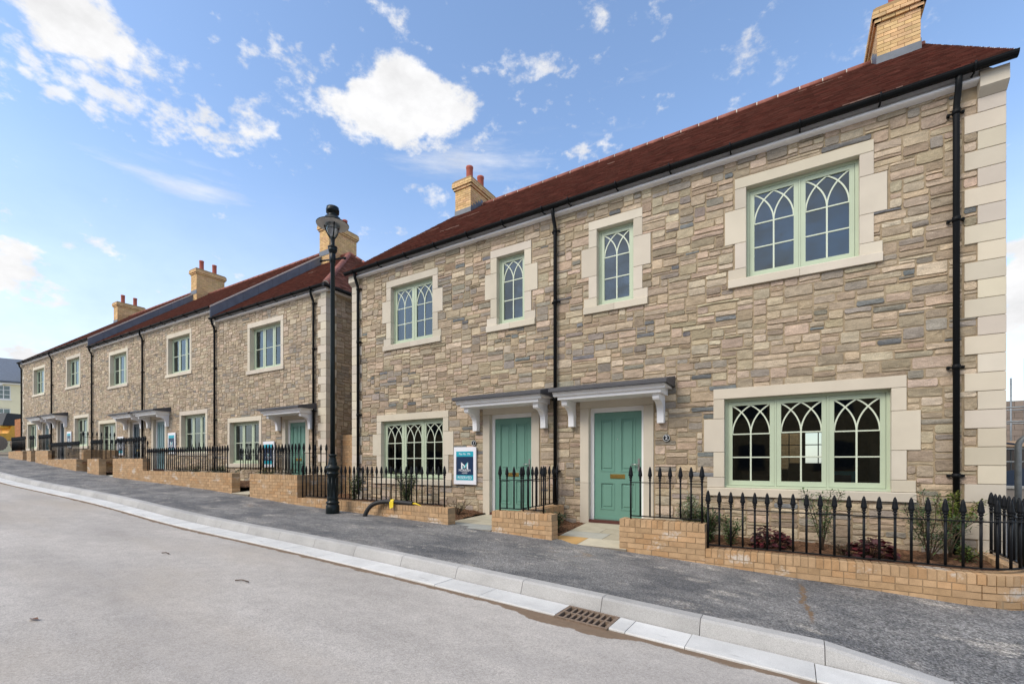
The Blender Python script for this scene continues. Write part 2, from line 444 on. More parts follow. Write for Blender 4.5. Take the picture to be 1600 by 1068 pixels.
for a, c in zip(XS, XS[1:]):
    if -75 < a < 6: cb.hexa([(q, y, zg(q) - .05 - .124 + dz) for dz in (-.1, -.010) for q, y in ((a, -3.816), (c, -3.816), (c, -3.793), (a, -3.793))], (.16, .135, .11))
struct(cb.build('gutter_channel', M['channel']))

# ------------------------------------------------------------------ rubble masonry
PAL = [((.500, .395, .275), .31), ((.60, .495, .360), .21), ((.545, .425, .315), .17), ((.415, .335, .24), .14), ((.37, .285, .19), .05), ((.19, .195, .195), .075), ((.31, .28, .24), .11)]
def stone_col(r, cool=0.0):
    w = [p[1] * (1 + (cool if i >= 5 else 0)) for i, p in enumerate(PAL)]
    c = r.choices([p[0] for p in PAL], w)[0]; k = r.uniform(.70, 1.16)
    if c[2] < c[0] * .88: c = tuple(v * .74 + q * .20 for v, q in zip(c, (.465, .385, .29)))
    return tuple(q * k * r.uniform(.96, 1.04) for q in c)
def rubble(b, x0, x1, z0, z1, holes, xf, seed, m=1, fine=True, mild=0.0):
    """random squared rubble filling a rectangle; xf(u, depth, z) -> point"""
    r = random.Random(seed); ch, cw = (.0415, .046) if fine else (.042, .042)
    nx = max(1, int(round((x1 - x0) / cw))); nz = max(1, int(round((z1 - z0) / ch)))
    cw = (x1 - x0) / nx; ch = (z1 - z0) / nz
    occ = [[False] * nx for _ in range(nz)]
    for (a, c, e, g) in holes:
        for j in range(nz):
            zc = z0 + (j + .5) * ch
            if e < zc < g:
                for i in range(nx):
                    if a < x0 + (i + .5) * cw < c: occ[j][i] = True
    for j in range(nz):
        i = 0
        while i < nx:
            if occ[j][i]: i += 1; continue
            run = 0
            while i + run < nx and not occ[j][i + run] and run < 14: run += 1
            h = r.choices((1, 2, 3, 4), (.17, .42, .32, .09))[0]; h = min(h, nz - j)
            w = r.randint(*((4, 9), (4, 9), (4, 8), (4, 7))[h - 1])
            if h < 3 and r.random() < .15: w += 3
            if run - w < 3: w = run if run <= w + 2 else max(1, run - 3)
            w = min(w, run)
            while h > 1 and any(occ[j + k][i + q] for k in range(h) for q in range(w)): h -= 1
            if nz - (j + h) == 1 and h < 4 and not any(occ[j + h][i + q] for q in range(w)): h += 1
            for k in range(h):
                for q in range(w): occ[j + k][i + q] = True
            g = .0065
            a, c = x0 + i * cw + g, x0 + (i + w) * cw - g
            e, f = z0 + j * ch + g, z0 + (j + h) * ch - g
            jt = lambda s=.008: r.uniform(-s, s)
            ca = min(.016, (f - e) * .2)
            P = [(a + ca + jt(), e + jt(.004)), ((a + c) / 2 + jt(.03), e + jt(.006)), (c - ca + jt(), e + jt(.004)), (c + jt(.005), e + ca + jt()),
                 (c + jt(.003), f - ca + jt()), (c - ca + jt(), f + jt(.003)), ((a + c) / 2 + jt(.03), f + jt(.005)), (a + ca + jt(), f + jt(.003)),
                 (a + jt(.003), f - ca + jt()), (a + jt(.003), e + ca + jt())]
            cool = .9 * math.sin(x0 * 3 + i * cw * 1.3 + j * .07)
            col = stone_col(r, cool)
            if col[2] > col[0] * .88 and h > 2: col = tuple(v * .45 + q * .55 for v, q in zip(col, (.42, .345, .26)))
            if not fine: col = tuple(v * .68 + q * .28 for v, q in zip(col, (.455, .375, .28)))
            mx, mz = (a + c) / 2 + jt(.03), (e + f) / 2 + jt(.015)
            d0 = r.uniform(-.021, -.009)
            n = len(b.v); K = len(P)
            b.v.extend([xf(u, .012, z) for (u, z) in P])
            ins = r.uniform(.003, .007)
            for (u, z) in P:
                du, dz = u - mx, z - mz; ln = math.hypot(du, dz)
                b.v.append(xf(u - du / ln * ins, d0 + r.uniform(-.004, .004), z - dz / ln * ins))
            for q in range(K):
                p = (q + 1) % K; b.face((n + q, n + p, n + K + p, n + K + q), col, m)
            if fine:
                b.v.append(xf(mx, d0 - r.uniform(-.003, .008), mz))
                for q in range(K):
                    p = (q + 1) % K; b.face((n + K + q, n + K + p, n + 2 * K), col, m)
            else:
                b.face(tuple(n + K + q for q in range(K)), col, m)
            i += w
def core(b, x0, x1, z0, z1, holes, y0, y1, m=0):
    xs = sorted({x0, x1, *[h[0] for h in holes], *[h[1] for h in holes]}); xs = [q for q in xs if x0 <= q <= x1]
    for a, c in zip(xs, xs[1:]):
        hs = sorted([(h[2], h[3]) for h in holes if h[0] < (a + c) / 2 < h[1]])
        z = z0
        for (e, g) in hs:
            if e > z: b.box(a, c, y0, y1, z, e, m=m)
            z = max(z, g)
        if z < z1: b.box(a, c, y0, y1, z, z1, m=m)

# ------------------------------------------------------------------ roof tiles
def tiles(b, O, U, S, Nn, length, lim, seed, gauge=.1, width=.165, col=(1, 1, 1)):
    r = random.Random(seed); O, U, S, Nn = Vector(O), Vector(U), Vector(S), Vector(Nn)
    rows = int(length / gauge)
    for k in range(rows):
        t = k * gauge; t1 = min(length, t + gauge * 1.15)
        u0, u1 = lim(t); n = max(1, int((u1 - u0) / width)); off = (width / 2 if k % 2 else 0)
        u = u0
        first = True; pale = 0
        while u < u1 - .01:
            if pale: pale -= 1
            elif r.random() < .0010: pale = r.randint(3, 6)
            w = width - (off if first and off else 0); first = False
            e = min(u + w, u1)
            c = r.uniform(.66, 1.26); g = r.uniform(.88, 1.14)
            if r.random() < .035: c *= 1.35
            q = .019 + r.uniform(-.004, .005)
            p = [O + U * (u + .0015) + S * t, O + U * (e - .0015) + S * t, O + U * (e - .0015) + S * t1, O + U * (u + .0015) + S * t1]
            z0 = [p[0] + Nn * .001, p[1] + Nn * .001, p[1] + Nn * q, p[0] + Nn * q, p[2] + Nn * .003, p[3] + Nn * .003]
            i = len(b.v); b.v.extend([tuple(x) for x in z0])
            tc = (col[0] * c, col[1] * c * g, col[2] * c * g)
            b.face((i, i + 1, i + 2, i + 3), ((3.2, 6.0, 6.6) if pale else tc)); b.face((i + 3, i + 2, i + 4, i + 5), tc)
            u = e
def ridge_run(parent, p0, p1, seed, r=.095, name='ridge_tiles', seg=.45):
    b = MB(); rr = random.Random(seed); p0, p1 = Vector(p0), Vector(p1); d = p1 - p0; n = max(1, int(d.length / seg))
    for i in range(n):
        a = p0 + d * (i / n); c = p0 + d * ((i + 1) / n); e = (c - a).normalized() * .012; t = rr.uniform(.85, 1.15)
        b.tube([a + e, c - e], r, 10, (t, t, t), 0)
    b.tube([p0, p1], r - .008, 10, m=1)
    return b.build(name, [M['ridge'], M['paleline']], parent)

# ------------------------------------------------------------------ brickwork along a path
class Path:
    def __init__(self, pts):
        self.p = [Vector((q[0], q[1])) for q in pts]
        self.s = [0.0]
        for a, c in zip(self.p, self.p[1:]): self.s.append(self.s[-1] + (c - a).length)
        self.len = self.s[-1]
    def at(self, s):
        s = min(max(s, 0), self.len)
        for i in range(len(self.p) - 1):
            if s <= self.s[i + 1] or i == len(self.p) - 2:
                d = self.p[i + 1] - self.p[i]; t = (s - self.s[i]) / max(1e-9, d.length)
                d = d.normalized(); return self.p[i] + d * (s - self.s[i]), d
def brick_wall(name, label, pts, ztop, zbase_fn, thick=.215, group='low brick garden walls', mats=None, soldier=True, seed=1, cat='wall', zfix=None):
    """path runs left to right along the OUTER face; thickness goes to the left of travel (+y)"""
    mats = mats or [M['bmortar'], M['brick']]
    P = Path(pts); r = random.Random(seed); b = MB()
    zb = zfix if zfix is not None else min(zbase_fn(P.at(P.len * k / 10)[0]) for k in range(11)) - .12
    def brick(s0, s1, z0, z1, inset=0.0, dt=None):
        q = r.uniform(-.002, .002)
        pts_ = []
        for z in (z0, z1):
            for (s, n) in ((s0, q), (s1, q), (s1, -thick - q), (s0, -thick - q)):
                c, d = P.at(s); nx, ny = d.y, -d.x
                pts_.append((c.x + nx * n, c.y + ny * n, z + r.uniform(-.0015, .0015)))
        w = r.choices(((1, 1, 1), (1.08, 1.07, 1.06), (.91, .90, .87), (1.0, .92, .83), (1.07, 1.02, .98)), (.4, .2, .18, .12, .1))[0]
        k = r.uniform(.9, 1.1)
        b.hexa(pts_, tuple(x * k for x in w), 1)
    # mortar core
    ns = max(1, int(P.len / .25)) if len(pts) > 2 else 1
    for i in range(ns):
        s0, s1 = P.len * i / ns, P.len * (i + 1) / ns
        s0 = s0 + .004 if i == 0 else s0; s1 = s1 - .004 if i == ns - 1 else s1
        q = []
        for z in (zb, ztop - .005):
            for (s, n) in ((s0, -.006), (s1, -.006), (s1, -thick + .006), (s0, -thick + .006)):
                c, d = P.at(s); q.append((c.x + d.y * n, c.y - d.x * n, z))
        b.hexa(q, m=0)
    z = ztop
    if soldier:
        n = max(1, int(round(P.len / .075))); w = P.len / n
        for i in range(n): brick(i * w + .005, (i + 1) * w - .005, ztop - .1025, ztop + r.uniform(-.001, .002))
        z = ztop - .1125
    k = 0
    while z - .065 > zb:
        n = max(1, int(round(P.len / .225))); w = P.len / n
        hd = soldier and k == 0 and len(pts) > 2
        if hd: w /= 2; n *= 2
        cuts = [0.0] + [w * (i + (.5 if k % 2 else 1)) for i in range(n)]
        if k % 2: cuts.append(P.len)
        for a, c in zip(cuts, cuts[1:]):
            if c - a > .02: brick(a + (.005 if a > 0 else 0), min(P.len, c) - (.005 if c < P.len - .001 else 0), z - .065, z)
        z -= .075; k += 1
    o = b.build(name, mats)
    return tag(o, label, cat, group)

# ------------------------------------------------------------------ railings
pk = MB(); BAR = .0132
pk.tube([(0, 0, .0), (0, 0, .535)], BAR, 6)
picket_me = None; finial_me = None
def picket_meshes():
    global picket_me, finial_me
    o = pk.build('picket', M['iron']); picket_me = o.data; bpy.data.objects.remove(o)
    b = MB()
    b.lathe([(.0115, .515), (.018, .525), (.018, .535), (.012, .540), (.013, .548), (.023, .556), (.024, .564), (.016, .570), (.029, .585), (.031, .592), (.029, .602),
             (.023, .65), (.016, .69), (.008, .712), (.0, .72)], 10)
    o = b.build('finial', M['iron']); finial_me = o.data; bpy.data.objects.remove(o)
picket_meshes()
def railing(label, pts, ztop, n, group='black iron railings on the garden walls', finials=True, posts=True, taller=0.0):
    """pts: path in plan; ztop: top of the wall it stands on"""
    P = Path(pts)
    c0 = P.at(0)[0]
    root = thing('iron_railing', label, 'railing', (c0.x, c0.y, ztop), 0, group)
    for nm, z, hh, ww in (('bottom_rail', .045, .007, .018), ('top_rail', .525, .006, .018)):
        b = MB(); ns = 1 if len(pts) == 2 else max(2, int(P.len / .08))
        for i in range(ns):
            q = []
            for zz in (z - hh, z + hh):
                for (s, w) in ((P.len * i / ns, ww), (P.len * (i + 1) / ns, ww), (P.len * (i + 1) / ns, -ww), (P.len * i / ns, -ww)):
                    c, d = P.at(s); q.append((c.x + d.y * w - c0.x, c.y - d.x * w - c0.y, zz))
            b.hexa(q)
        b.build(nm, M['iron'], root)
    for i in range(n):
        c, d = P.at(P.len * i / max(1, n - 1))
        o = share('picket', picket_me, root, (c.x - c0.x, c.y - c0.y, .035 if (i not in (0, n - 1)) else -.01))
        if i in (0, n - 1): o.scale = (1.15, 1.15, 1.08)
        if finials:
            share('finial', finial_me, o)
    return root

# ------------------------------------------------------------------ windows, doors, canopies
def arc_bar(b, cx, cz, r, a0, a1, w, y0, y1, n=12, m=0):
    pts = []
    for i in range(n + 1):
        a = a0 + (a1 - a0) * i / n; pts.append((math.cos(a), math.sin(a)))
    for p, q in zip(pts, pts[1:]):
        P = lambda t, k: (cx + t[0] * (r + k), cz + t[1] * (r + k))
        A, B_, C_, D_ = P(p, -w), P(p, w), P(q, w), P(q, -w)
        b.hexa([(A[0], y0, A[1]), (B_[0], y0, B_[1]), (C_[0], y0, C_[1]), (D_[0], y0, D_[1]),
                (A[0], y1, A[1]), (B_[0], y1, B_[1]), (C_[0], y1, C_[1]), (D_[0], y1, D_[1])], m=m)
def window(house, x0, x1, z0, z1, lights, gothic=True, ears=True, rec=.085, curtain=None, jamb=.16):
    """opening x0..x1, z0..z1 in house space (facade at y = 0)"""
    b = MB(); fr = .042
    b.box(x0, x1, rec, rec + .07, z1 - fr, z1); b.box(x0, x0 + fr, rec, rec + .07, z0 + .035, z1 - fr); b.box(x1 - fr, x1, rec, rec + .07, z0 + .035, z1 - fr)
    b.box(x0, x1, rec - .045, rec + .07, z0 + .002, z0 + .035)
    w = (x1 - x0 - 2 * fr) / lights
    for i in range(1, lights): b.box(x0 + fr + i * w - .012, x0 + fr + i * w + .012, rec + .004, rec + .065, z0 + .035, z1 - fr)
    W = b.build('window', M['mint'], house)
    gl = MB()
    for i in range(lights):
        a = x0 + fr + i * w + .014 * (1 if i else .3); c = x0 + fr + (i + 1) * w - .014 * (1 if i < lights - 1 else .3)
        e, g = z0 + .040, z1 - fr - .004
        s = .062; sb = .075
        cb_ = MB(); y0, y1 = rec + .010, rec + .052
        cb_.box(a, a + s, y0, y1, e, g); cb_.box(c - s, c, y0, y1, e, g)
        cb_.box(a + s, c - s, y0, y1, e, e + sb); cb_.box(a + s, c - s, y0, y1, g - s, g)
        ga, gc, ge, gg = a + s, c - s, e + sb, g - s
        gw = gc - ga; by0, by1 = rec + .018, rec + .042
        if gothic:
            sp = gg - .866 * gw
            cb_.box((ga + gc) / 2 - .011, (ga + gc) / 2 + .011, by0, by1, ge, sp + .05, m=1)
            mid = (ge + sp) / 2
            for z in (sp, mid):
                cb_.box(ga, (ga + gc) / 2 - .0112, by0 + .001, by1 - .001, z - .009, z + .009, m=1)
                cb_.box((ga + gc) / 2 + .0112, gc, by0 + .001, by1 - .001, z - .009, z + .009, m=1)
            t60 = PI / 3
            arc_bar(cb_, gc, sp, gw, PI, PI - t60, .010, by0 + .002, by1 - .002, m=1)
            arc_bar(cb_, ga, sp, gw, 0, t60, .010, by0 + .0025, by1 - .0025, m=1)
            arc_bar(cb_, ga + 1.5 * gw, sp, gw, PI, PI - t60, .010, by0 + .003, by1 - .003, m=1)
            arc_bar(cb_, ga - .5 * gw, sp, gw, 0, t60, .010, by0 + .0035, by1 - .0035, m=1)
        else:
            mid = (ge + gg) / 2
            cb_.box(ga, gc, by0, by1, mid - .010, mid + .010, m=1)
        cb_.build('casement', [M['mint'], M['mintbar']], W)
        tl = random.Random(int(a * 1000) + int(e * 77)); o_ = [tl.uniform(-.004, .004) for _ in range(3)]; o_.append(o_[0] + o_[2] - o_[1])
        gl.poly([(ga - .004, rec + .030 + o_[0], ge - .004), (gc + .004, rec + .030 + o_[1], ge - .004), (gc + .004, rec + .030 + o_[2], gg + .004), (ga - .004, rec + .030 + o_[3], gg + .004)])
    gl.build('glass_pane', M['glass'], W)
    # dressed stone surround
    r = random.Random(int(x0 * 100) + 7); f = -.024; back = .20
    tn = lambda: (lambda k: (k, k * r.uniform(.985, 1.01), k * r.uniform(.96, 1.02)))(r.uniform(.90, 1.07))
    sb_ = MB(); j = .0025
    H = z1 - z0
    lt = .165
    sb_.fbox(x0 - jamb, x1 + jamb, z1 + j, z1 + lt, f, back, .004, tn())
    for sgn in (-1, 1):
        def blk(w_, a, c):
            if sgn < 0: sb_.fbox(x0 - w_, x0, a + j, c - j, f, back, .004, tn())
            else: sb_.fbox(x1, x1 + w_, a + j, c - j, f, back, .004, tn())
        if ears:
            blk(jamb + .095, z0, z0 + .165); blk(jamb, z0 + .165, z0 + .57); blk(jamb + .145, z0 + .57, z0 + 1.11); blk(jamb, z0 + 1.11, z1)
        else:
            blk(jamb, z0, z0 + H * .45); blk(jamb, z0 + H * .45, z1)
    sb_.build('stone_surround', M['ashlar'], W)
    ov = .255 if ears else jamb + .04
    sl = MB(); mx = (x0 + x1) / 2
    for (a, c) in ((x0 - ov, mx - .002), (mx + .002, x1 + ov)):
        q = tn()
        prof = [(-.055, z0 - .128), (-.055, z0 - .012), (-.045, z0 - .003), (.2, z0 + .0), (.2, z0 - .128)]
        sl.prism(prof, lambda u, v, a=a: (a, u, v), lambda u, v, c=c: (c, u, v), q)
    sl.build('sill', M['ashlar'], W)
    if curtain:
        cm = MB(); a, c = curtain; n = 24; zt, zb = z1 - .05, z0 + .1
        for i in range(n):
            u0, u1 = a + (c - a) * i / n, a + (c - a) * (i + 1) / n
            d = lambda u: rec + .16 + .022 * math.sin(u * 75)
            cm.poly([(u0, d(u0), zb), (u1, d(u1), zb), (u1, d(u1), zt), (u0, d(u0), zt)], s=True)
        cm.build('curtain', M['curtain'], W)
    x_ = jamb + (.145 if ears else 0)
    holes = [(x0 - jamb, x1 + jamb, z0, z1 + lt), (x0 - ov, x1 + ov, z0 - .13, z0)]
    if ears: holes += [(x0 - x_, x1 + x_, z0 + .57, z0 + 1.11), (x0 - ov, x1 + ov, z0, z0 + .165)]
    return [(x0, x1, z0, z1)], holes

def door(house, cx, dm, zf=0.0, num=None, numx=0, letter=True, canopy=True, cw=.93, sill=True):
    x0, x1 = cx - .515, cx + .515; zt = zf + 2.108
    # stone jambs + lintel
    b = MB(); r = random.Random(int(cx * 50)); tn = lambda: (lambda k: (k, k, k))(r.uniform(.88, 1.0))
    for a, c in ((x0 - .175, x0), (x1, x1 + .175)):
        b.fbox(a, c, zf - .25, zf + .70, -.024, .16, .004, tn()); b.fbox(a, c, zf + .704, zt - .003, -.024, .16, .004, tn())
    b.fbox(x0 - .175, x1 + .175, zt, zt + .22, -.024, .16, .004, tn())
    b.build('door_surround', M['ashlar'], house)
    f = MB()
    f.box(x0, x0 + .062, .085, .16, zf - .01, zt); f.box(x1 - .062, x1, .085, .16, zf - .01, zt); f.box(x0 + .062, x1 - .062, .085, .16, zt - .085, zt)
    f.build('door_frame', M['white'], house)
    d = MB(); a, c, e, g = x0 + .065, x1 - .065, zf + .02, zt - .088; y = .115
    # leaf as stiles and rails with sunk, moulded panels
    st = .115; midx = (a + c) / 2; zr0, zr1 = e + .19, e + .70; zu0, zu1 = e + .90, g - .11
    xsP = [(a + st, midx - .055), (midx + .055, c - st)]
    core(d, a, c, e, g, [(p0, p1, q0, q1) for (p0, p1) in xsP for (q0, q1) in ((zr0, zr1), (zu0, zu1))], y, y + .04)
    for (p0, p1) in xsP:
        for (q0, q1) in ((zr0, zr1), (zu0, zu1)):
            d.box(p0, p1, y + .014, y + .038, q0, q1)
            t = .022
            for (u0, u1, v0, v1) in ((p0, p1, q0, q0 + t), (p0, p1, q1 - t, q1), (p0, p0 + t, q0 + t, q1 - t), (p1 - t, p1, q0 + t, q1 - t)):
                n = len(d.v)
                d.box(u0, u1, y - .008, y + .02, v0, v1)
            t2 = .055
            d.fbox(p0 + t2, p1 - t2, q0 + t2, q1 - t2, y + .002, y + .02, .010)
    d.box(a, c, y - .02, y, e, e + .05)
    D = d.build('door', dm, house)
    if letter:
        q = MB(); q.fbox(midx - .14, midx + .14, zf + .79, zf + .872, y - .012, y, .004); q.fbox(midx - .115, midx + .115, zf + .805, zf + .850, y - .018, y - .012, .003)
        q.build('letterbox', M['brass'], D)
    q = MB(); q.fbox(c - .075, c - .035, zf + .93, zf + 1.16, y - .010, y, .003)
    q.tube([(c - .055, y - .01, zf + 1.05), (c - .055, y - .05, zf + 1.05), (c - .175, y - .055, zf + 1.05)], .010, 8)
    q.build('handle', M['steeldark'], D)
    q = MB(); q.tube([(midx, y - .004, zf + 1.52), (midx, y + .001, zf + 1.52)], .010, 10); q.build('spyhole', M['steeldark'], D)
    if sill:
        q = MB(); q.box(x0 - .03, x1 + .03, -.02, .15, zf - .035, zf - .012 + .03); q.build('door_sill', M['sill'], house)
    if num is not None:
        q = MB(); q.lathe([(.062, 0), (.062, .012), (.055, .016), (0, .016)], 24, m=0)
        pl = q.build('house_number', M['plate'], house, (numx, -.026, zf + 1.51)); pl.rotation_euler = (PI / 2, 0, 0)
        q = MB()
        for i in range(32):
            a0, a1 = 2 * PI * i / 32, 2 * PI * (i + 1) / 32
            q.poly([(.050 * math.cos(a0), .050 * math.sin(a0), .018), (.058 * math.cos(a0), .058 * math.sin(a0), .018), (.058 * math.cos(a1), .058 * math.sin(a1), .018), (.050 * math.cos(a1), .050 * math.sin(a1), .018)])
        q.build('rim', M['plate_ring'], pl)
        t = text(num, .085, M['signtext'], pl, 'numeral'); t.location = (0, 0, .018)
    if canopy:
        w = cw
        k = MB()
        k.box(cx - w, cx + w, -.50, 0, zf + 2.235, zf + 2.345); 
        k.prism([(-.50, 2.285), (-.545, 2.30), (-.545, 2.325), (-.575, 2.345), (-.575, 2.372), (0, 2.372), (0, 2.345), (-.50, 2.345)],
                lambda u, v: (cx - w - .07, u, v + zf), lambda u, v: (cx + w + .07, u, v + zf))
        C = k.build('canopy', M['white'], house)
        s = MB(); pr = [(-.64, 2.374), (-.64, 2.425), (-.60, 2.44), (0, 2.565), (0, 2.374)]
        s.prism(pr, lambda u, v: (cx - w - .12, u, v + zf), lambda u, v: (cx + w + .12, u, v + zf))
        s.build('canopy_slate', M['slate'], C)
        prof = [(0, 1.765), (-.125, 1.765), (-.13, 1.93)]
        for i in range(9):
            t = i / 8 * PI / 2
            prof.append((-.13 - .25 * (1 - math.cos(t)), 1.93 + .20 * math.sin(t)))
        prof += [(-.41, 2.13), (-.43, 2.16), (-.43, 2.2345), (0, 2.2345)]
        for sx in (-1, 1):
            bx = cx + sx * (w - .10); q = MB()
            q.prism(prof, lambda u, v: (bx - .055, u, v + zf), lambda u, v: (bx + .055, u, v + zf))
            q.build('bracket', M['white'], C)
    return [(x0, x1, zf - .03, zt)], [(x0 - .175, x1 + .175, zf - .3, zt + .22)]

def text(s, size, m, parent, name, extrude=.0008, align='CENTER'):
    cu = bpy.data.curves.new(name, 'FONT'); cu.body = s; cu.size = size; cu.extrude = extrude
    cu.align_x = align; cu.align_y = 'CENTER'
    o = bpy.data.objects.new(name, cu); COL.objects.link(o)
    dg = bpy.context.evaluated_depsgraph_get(); dg.update()
    me = bpy.data.meshes.new_from_object(o.evaluated_get(dg)); bpy.data.objects.remove(o)
    me.materials.clear(); me.materials.append(m)
    r = bpy.data.objects.new(name, me); COL.objects.link(r); r.parent = parent
    return r

def downpipe(house, x, ztop=6.02, zbot=.0, side=0, offset=0.0):
    b = MB(); y = -.075
    b.tube([(x + side * .0, -.185, ztop), (x, -.185, ztop - .09), (x + side * .02, -.165, ztop - .17), (x + side * .05, -.085, ztop - .34), (x + side * .05, y, ztop - .42), (x + side * .05, y, zbot)], .036, 10)
    x += side * .05
    for z in (ztop - .42, ztop - 2.1 + .3, ztop - 3.7, ztop - 5.1):
        if z < zbot + .2: continue
        b.tube([(x, y, z - .03), (x, y, z + .03)], .044, 10)
        b.tube([(x - .075, y + .025, z), (x + .075, y + .025, z)], .013, 6)
        b.box(x - .085, x - .055, -.055, .0, z - .015, z + .015); b.box(x + .055, x + .085, -.055, .0, z - .015, z + .015)
    return b.build('downpipe', M['gutter'], house)

EZ, RY, RZ = 6.05, 4.85, 10.01
SL = math.hypot(RY + .22, RZ - EZ); SD = ((RY + .22) / SL, (RZ - EZ) / SL)
def chimney(house, x0, x1, y0=4.15, y1=5.55, zt=10.62, seed=3, pots=2):
    bb = MB(); P0 = RZ - 1.0
    bb.box(x0 + .006, x1 - .006, y0 + .006, y1 - .006, P0 - .6, zt - .02)
    r = random.Random(seed)
    z = zt; k = 0
    def course(o, z0, z1, off):
        for (ax, s0, s1, fix, dr) in ((0, x0 - o, x1 + o, y0 - o, 1), (0, x0 - o, x1 + o, y1 + o, -1), (1, y0 - o, y1 + o, x0 - o, 1), (1, y0 - o, y1 + o, x1 + o, -1)):
            t = s0 + (.113 if off else .225) - (0 if ax == 0 else .05)
            cuts = [s0]
            while t < s1 - .06: cuts.append(t); t += .225
            cuts.append(s1)
            for a, c in zip(cuts, cuts[1:]):
                q = r.uniform(.86, 1.14); tc = (q, q * r.uniform(.94, 1.04), q * r.uniform(.88, 1.04))
                j = .005; d = .1 * dr; e = fix + r.uniform(-.0015, .0015)
                lo, hi = min(e, e + d), max(e, e + d)
                if ax == 0: bb.box(a + j, c - j, lo, hi, z0, z1, tc, 1)
                else: bb.box(lo, hi, a + j, c - j, z0, z1, tc, 1)
    while z > P0 - .55:
        o = {0: .05, 1: .085, 2: .085, 3: .045}.get(k, 0.0)
        course(o, z - .066, z, k % 2); z -= .076; k += 1
    bb.box(x0 - .07, x1 + .07, y0 - .07, y1 + .07, zt - .215, zt - .012)
    ch = bb.build('chimney', [M['cmortar'], M['chimbrick']], house)
    fl = MB()
    f = lambda y: RZ - abs(y - RY) * (RZ - EZ) / (RY + .22)
    fl.box(x0 - .012, x1 + .012, y0 - .014, y0 - .002, f(y0) - .05, f(y0) + .17)
    for xx in (x0 - .012, x1 + .002):
        if xx > x0 and zt > 11: continue
        ys = frange(y0, RY, .15)
        for a, c in zip(ys, ys[1:]): fl.box(xx, xx + .010, a, c, f(a) - .02, f(c) + .13)
    fl.build('lead_flashing', M['lead'], ch)
    for i in range(pots):
        py = y0 + (y1 - y0) * (.27 + .46 * i)
        p = MB(); p.lathe([(.135, -.02), (.13, .05), (.115, .08), (.115, .56), (.125, .58), (.125, .64), (.095, .64), (.095, .3)], 18)
        p.build('chimney_pot', M['pot'], ch, ((x0 + x1) / 2, py, zt))
    fm = MB(); fm.box(x0 - .03, x1 + .03, y0 - .03, y1 + .03, zt - .0, zt + .035); fm.build('flaunching', M['cmortar'], ch)
    return ch

def eaves(house, xl, xr, seed):
    b = MB(); b.prism([(.0, 5.893), (-.10, 5.904), (-.118, 5.914), (-.122, 5.930), (-.085, 5.985), (-.070, 6.07), (.0, 6.07)], lambda u, v: (xl, u, v), lambda u, v: (xr, u, v))
    b.build('fascia', M['white'], house)
def gutter(house, xl, xr):
    b = MB(); n = 8; pts = []
    for i in range(n + 1):
        a = PI + PI * i / n; pts.append((.064 * math.cos(a), .064 * math.sin(a)))
    inn = [(.056 * math.cos(PI + PI * i / n), .056 * math.sin(PI + PI * i / n)) for i in reversed(range(n + 1))]
    prof = [(-.200 + p[0], 6.040 + p[1]) for p in pts] + [(-.200 + p[0], 6.040 + p[1]) for p in inn]
    b.prism(prof, lambda u, v: (xl, u, v), lambda u, v: (xr, u, v), s=False)
    for x in (xl, xr):
        b.prism([(-.200 + p[0], 6.040 + p[1]) for p in pts], lambda u, v: (x - .003, u, v), lambda u, v: (x + .003, u, v))
    x = xl + .35
    while x < xr - .1:
        b.tube([(x, -.05, 6.0), (x, -.12, 5.962), (x, -.2, 5.957), (x, -.272, 5.995), (x, -.28, 6.05)], .012, 6)
        x += .92
    b.build('gutter', M['gutter'], house)
def quoins(house, xc, side, zb=-.6, zt=5.72, depth=.35, wrap=True, seed=2):
    """stone quoins on a corner; side=+1: wall lies to the left of the corner"""
    b = MB(); r = random.Random(seed); z = zb; k = 0; hl = []
    while z < zt - .05:
        z1 = min(z + .236, zt); l = (.355 if k % 2 else .232); d = (.232 if k % 2 else .355)
        q = r.uniform(.88, 1.08); tc = (q, q * r.uniform(.98, 1.01), q * r.uniform(.94, 1.04))
        if side > 0: b.box(xc - l, xc + .004 + .020, -.026, d, z + .003, z1 - .003, tc)
        else: b.box(xc - .024, xc + l, -.026, d, z + .003, z1 - .003, tc)
        hl.append((xc - l, xc + .1, z, z1) if side > 0 else (xc - .1, xc + l, z, z1))
        z = z1; k += 1
    if zt < 5.9: hl.append((xc - .36, xc + .1, zt, 6.1) if side > 0 else (xc - .1, xc + .36, zt, 6.1))
    m = b.build('quoins', M['ashlar'], house)
    bv = m.modifiers.new('bevel', 'BEVEL'); bv.width = .004; bv.segments = 1
    return hl
def kneeler(house, xa, xb):
    b = MB(); b.prism([(-.125, 5.985), (-.128, 5.80), (-.10, 5.775), (-.03, 5.72), (.1, 5.72), (.1, 5.985)], lambda u, v: (xa, u, v), lambda u, v: (xb, u, v))
    b.build('kneeler', M['ashlar'], house)

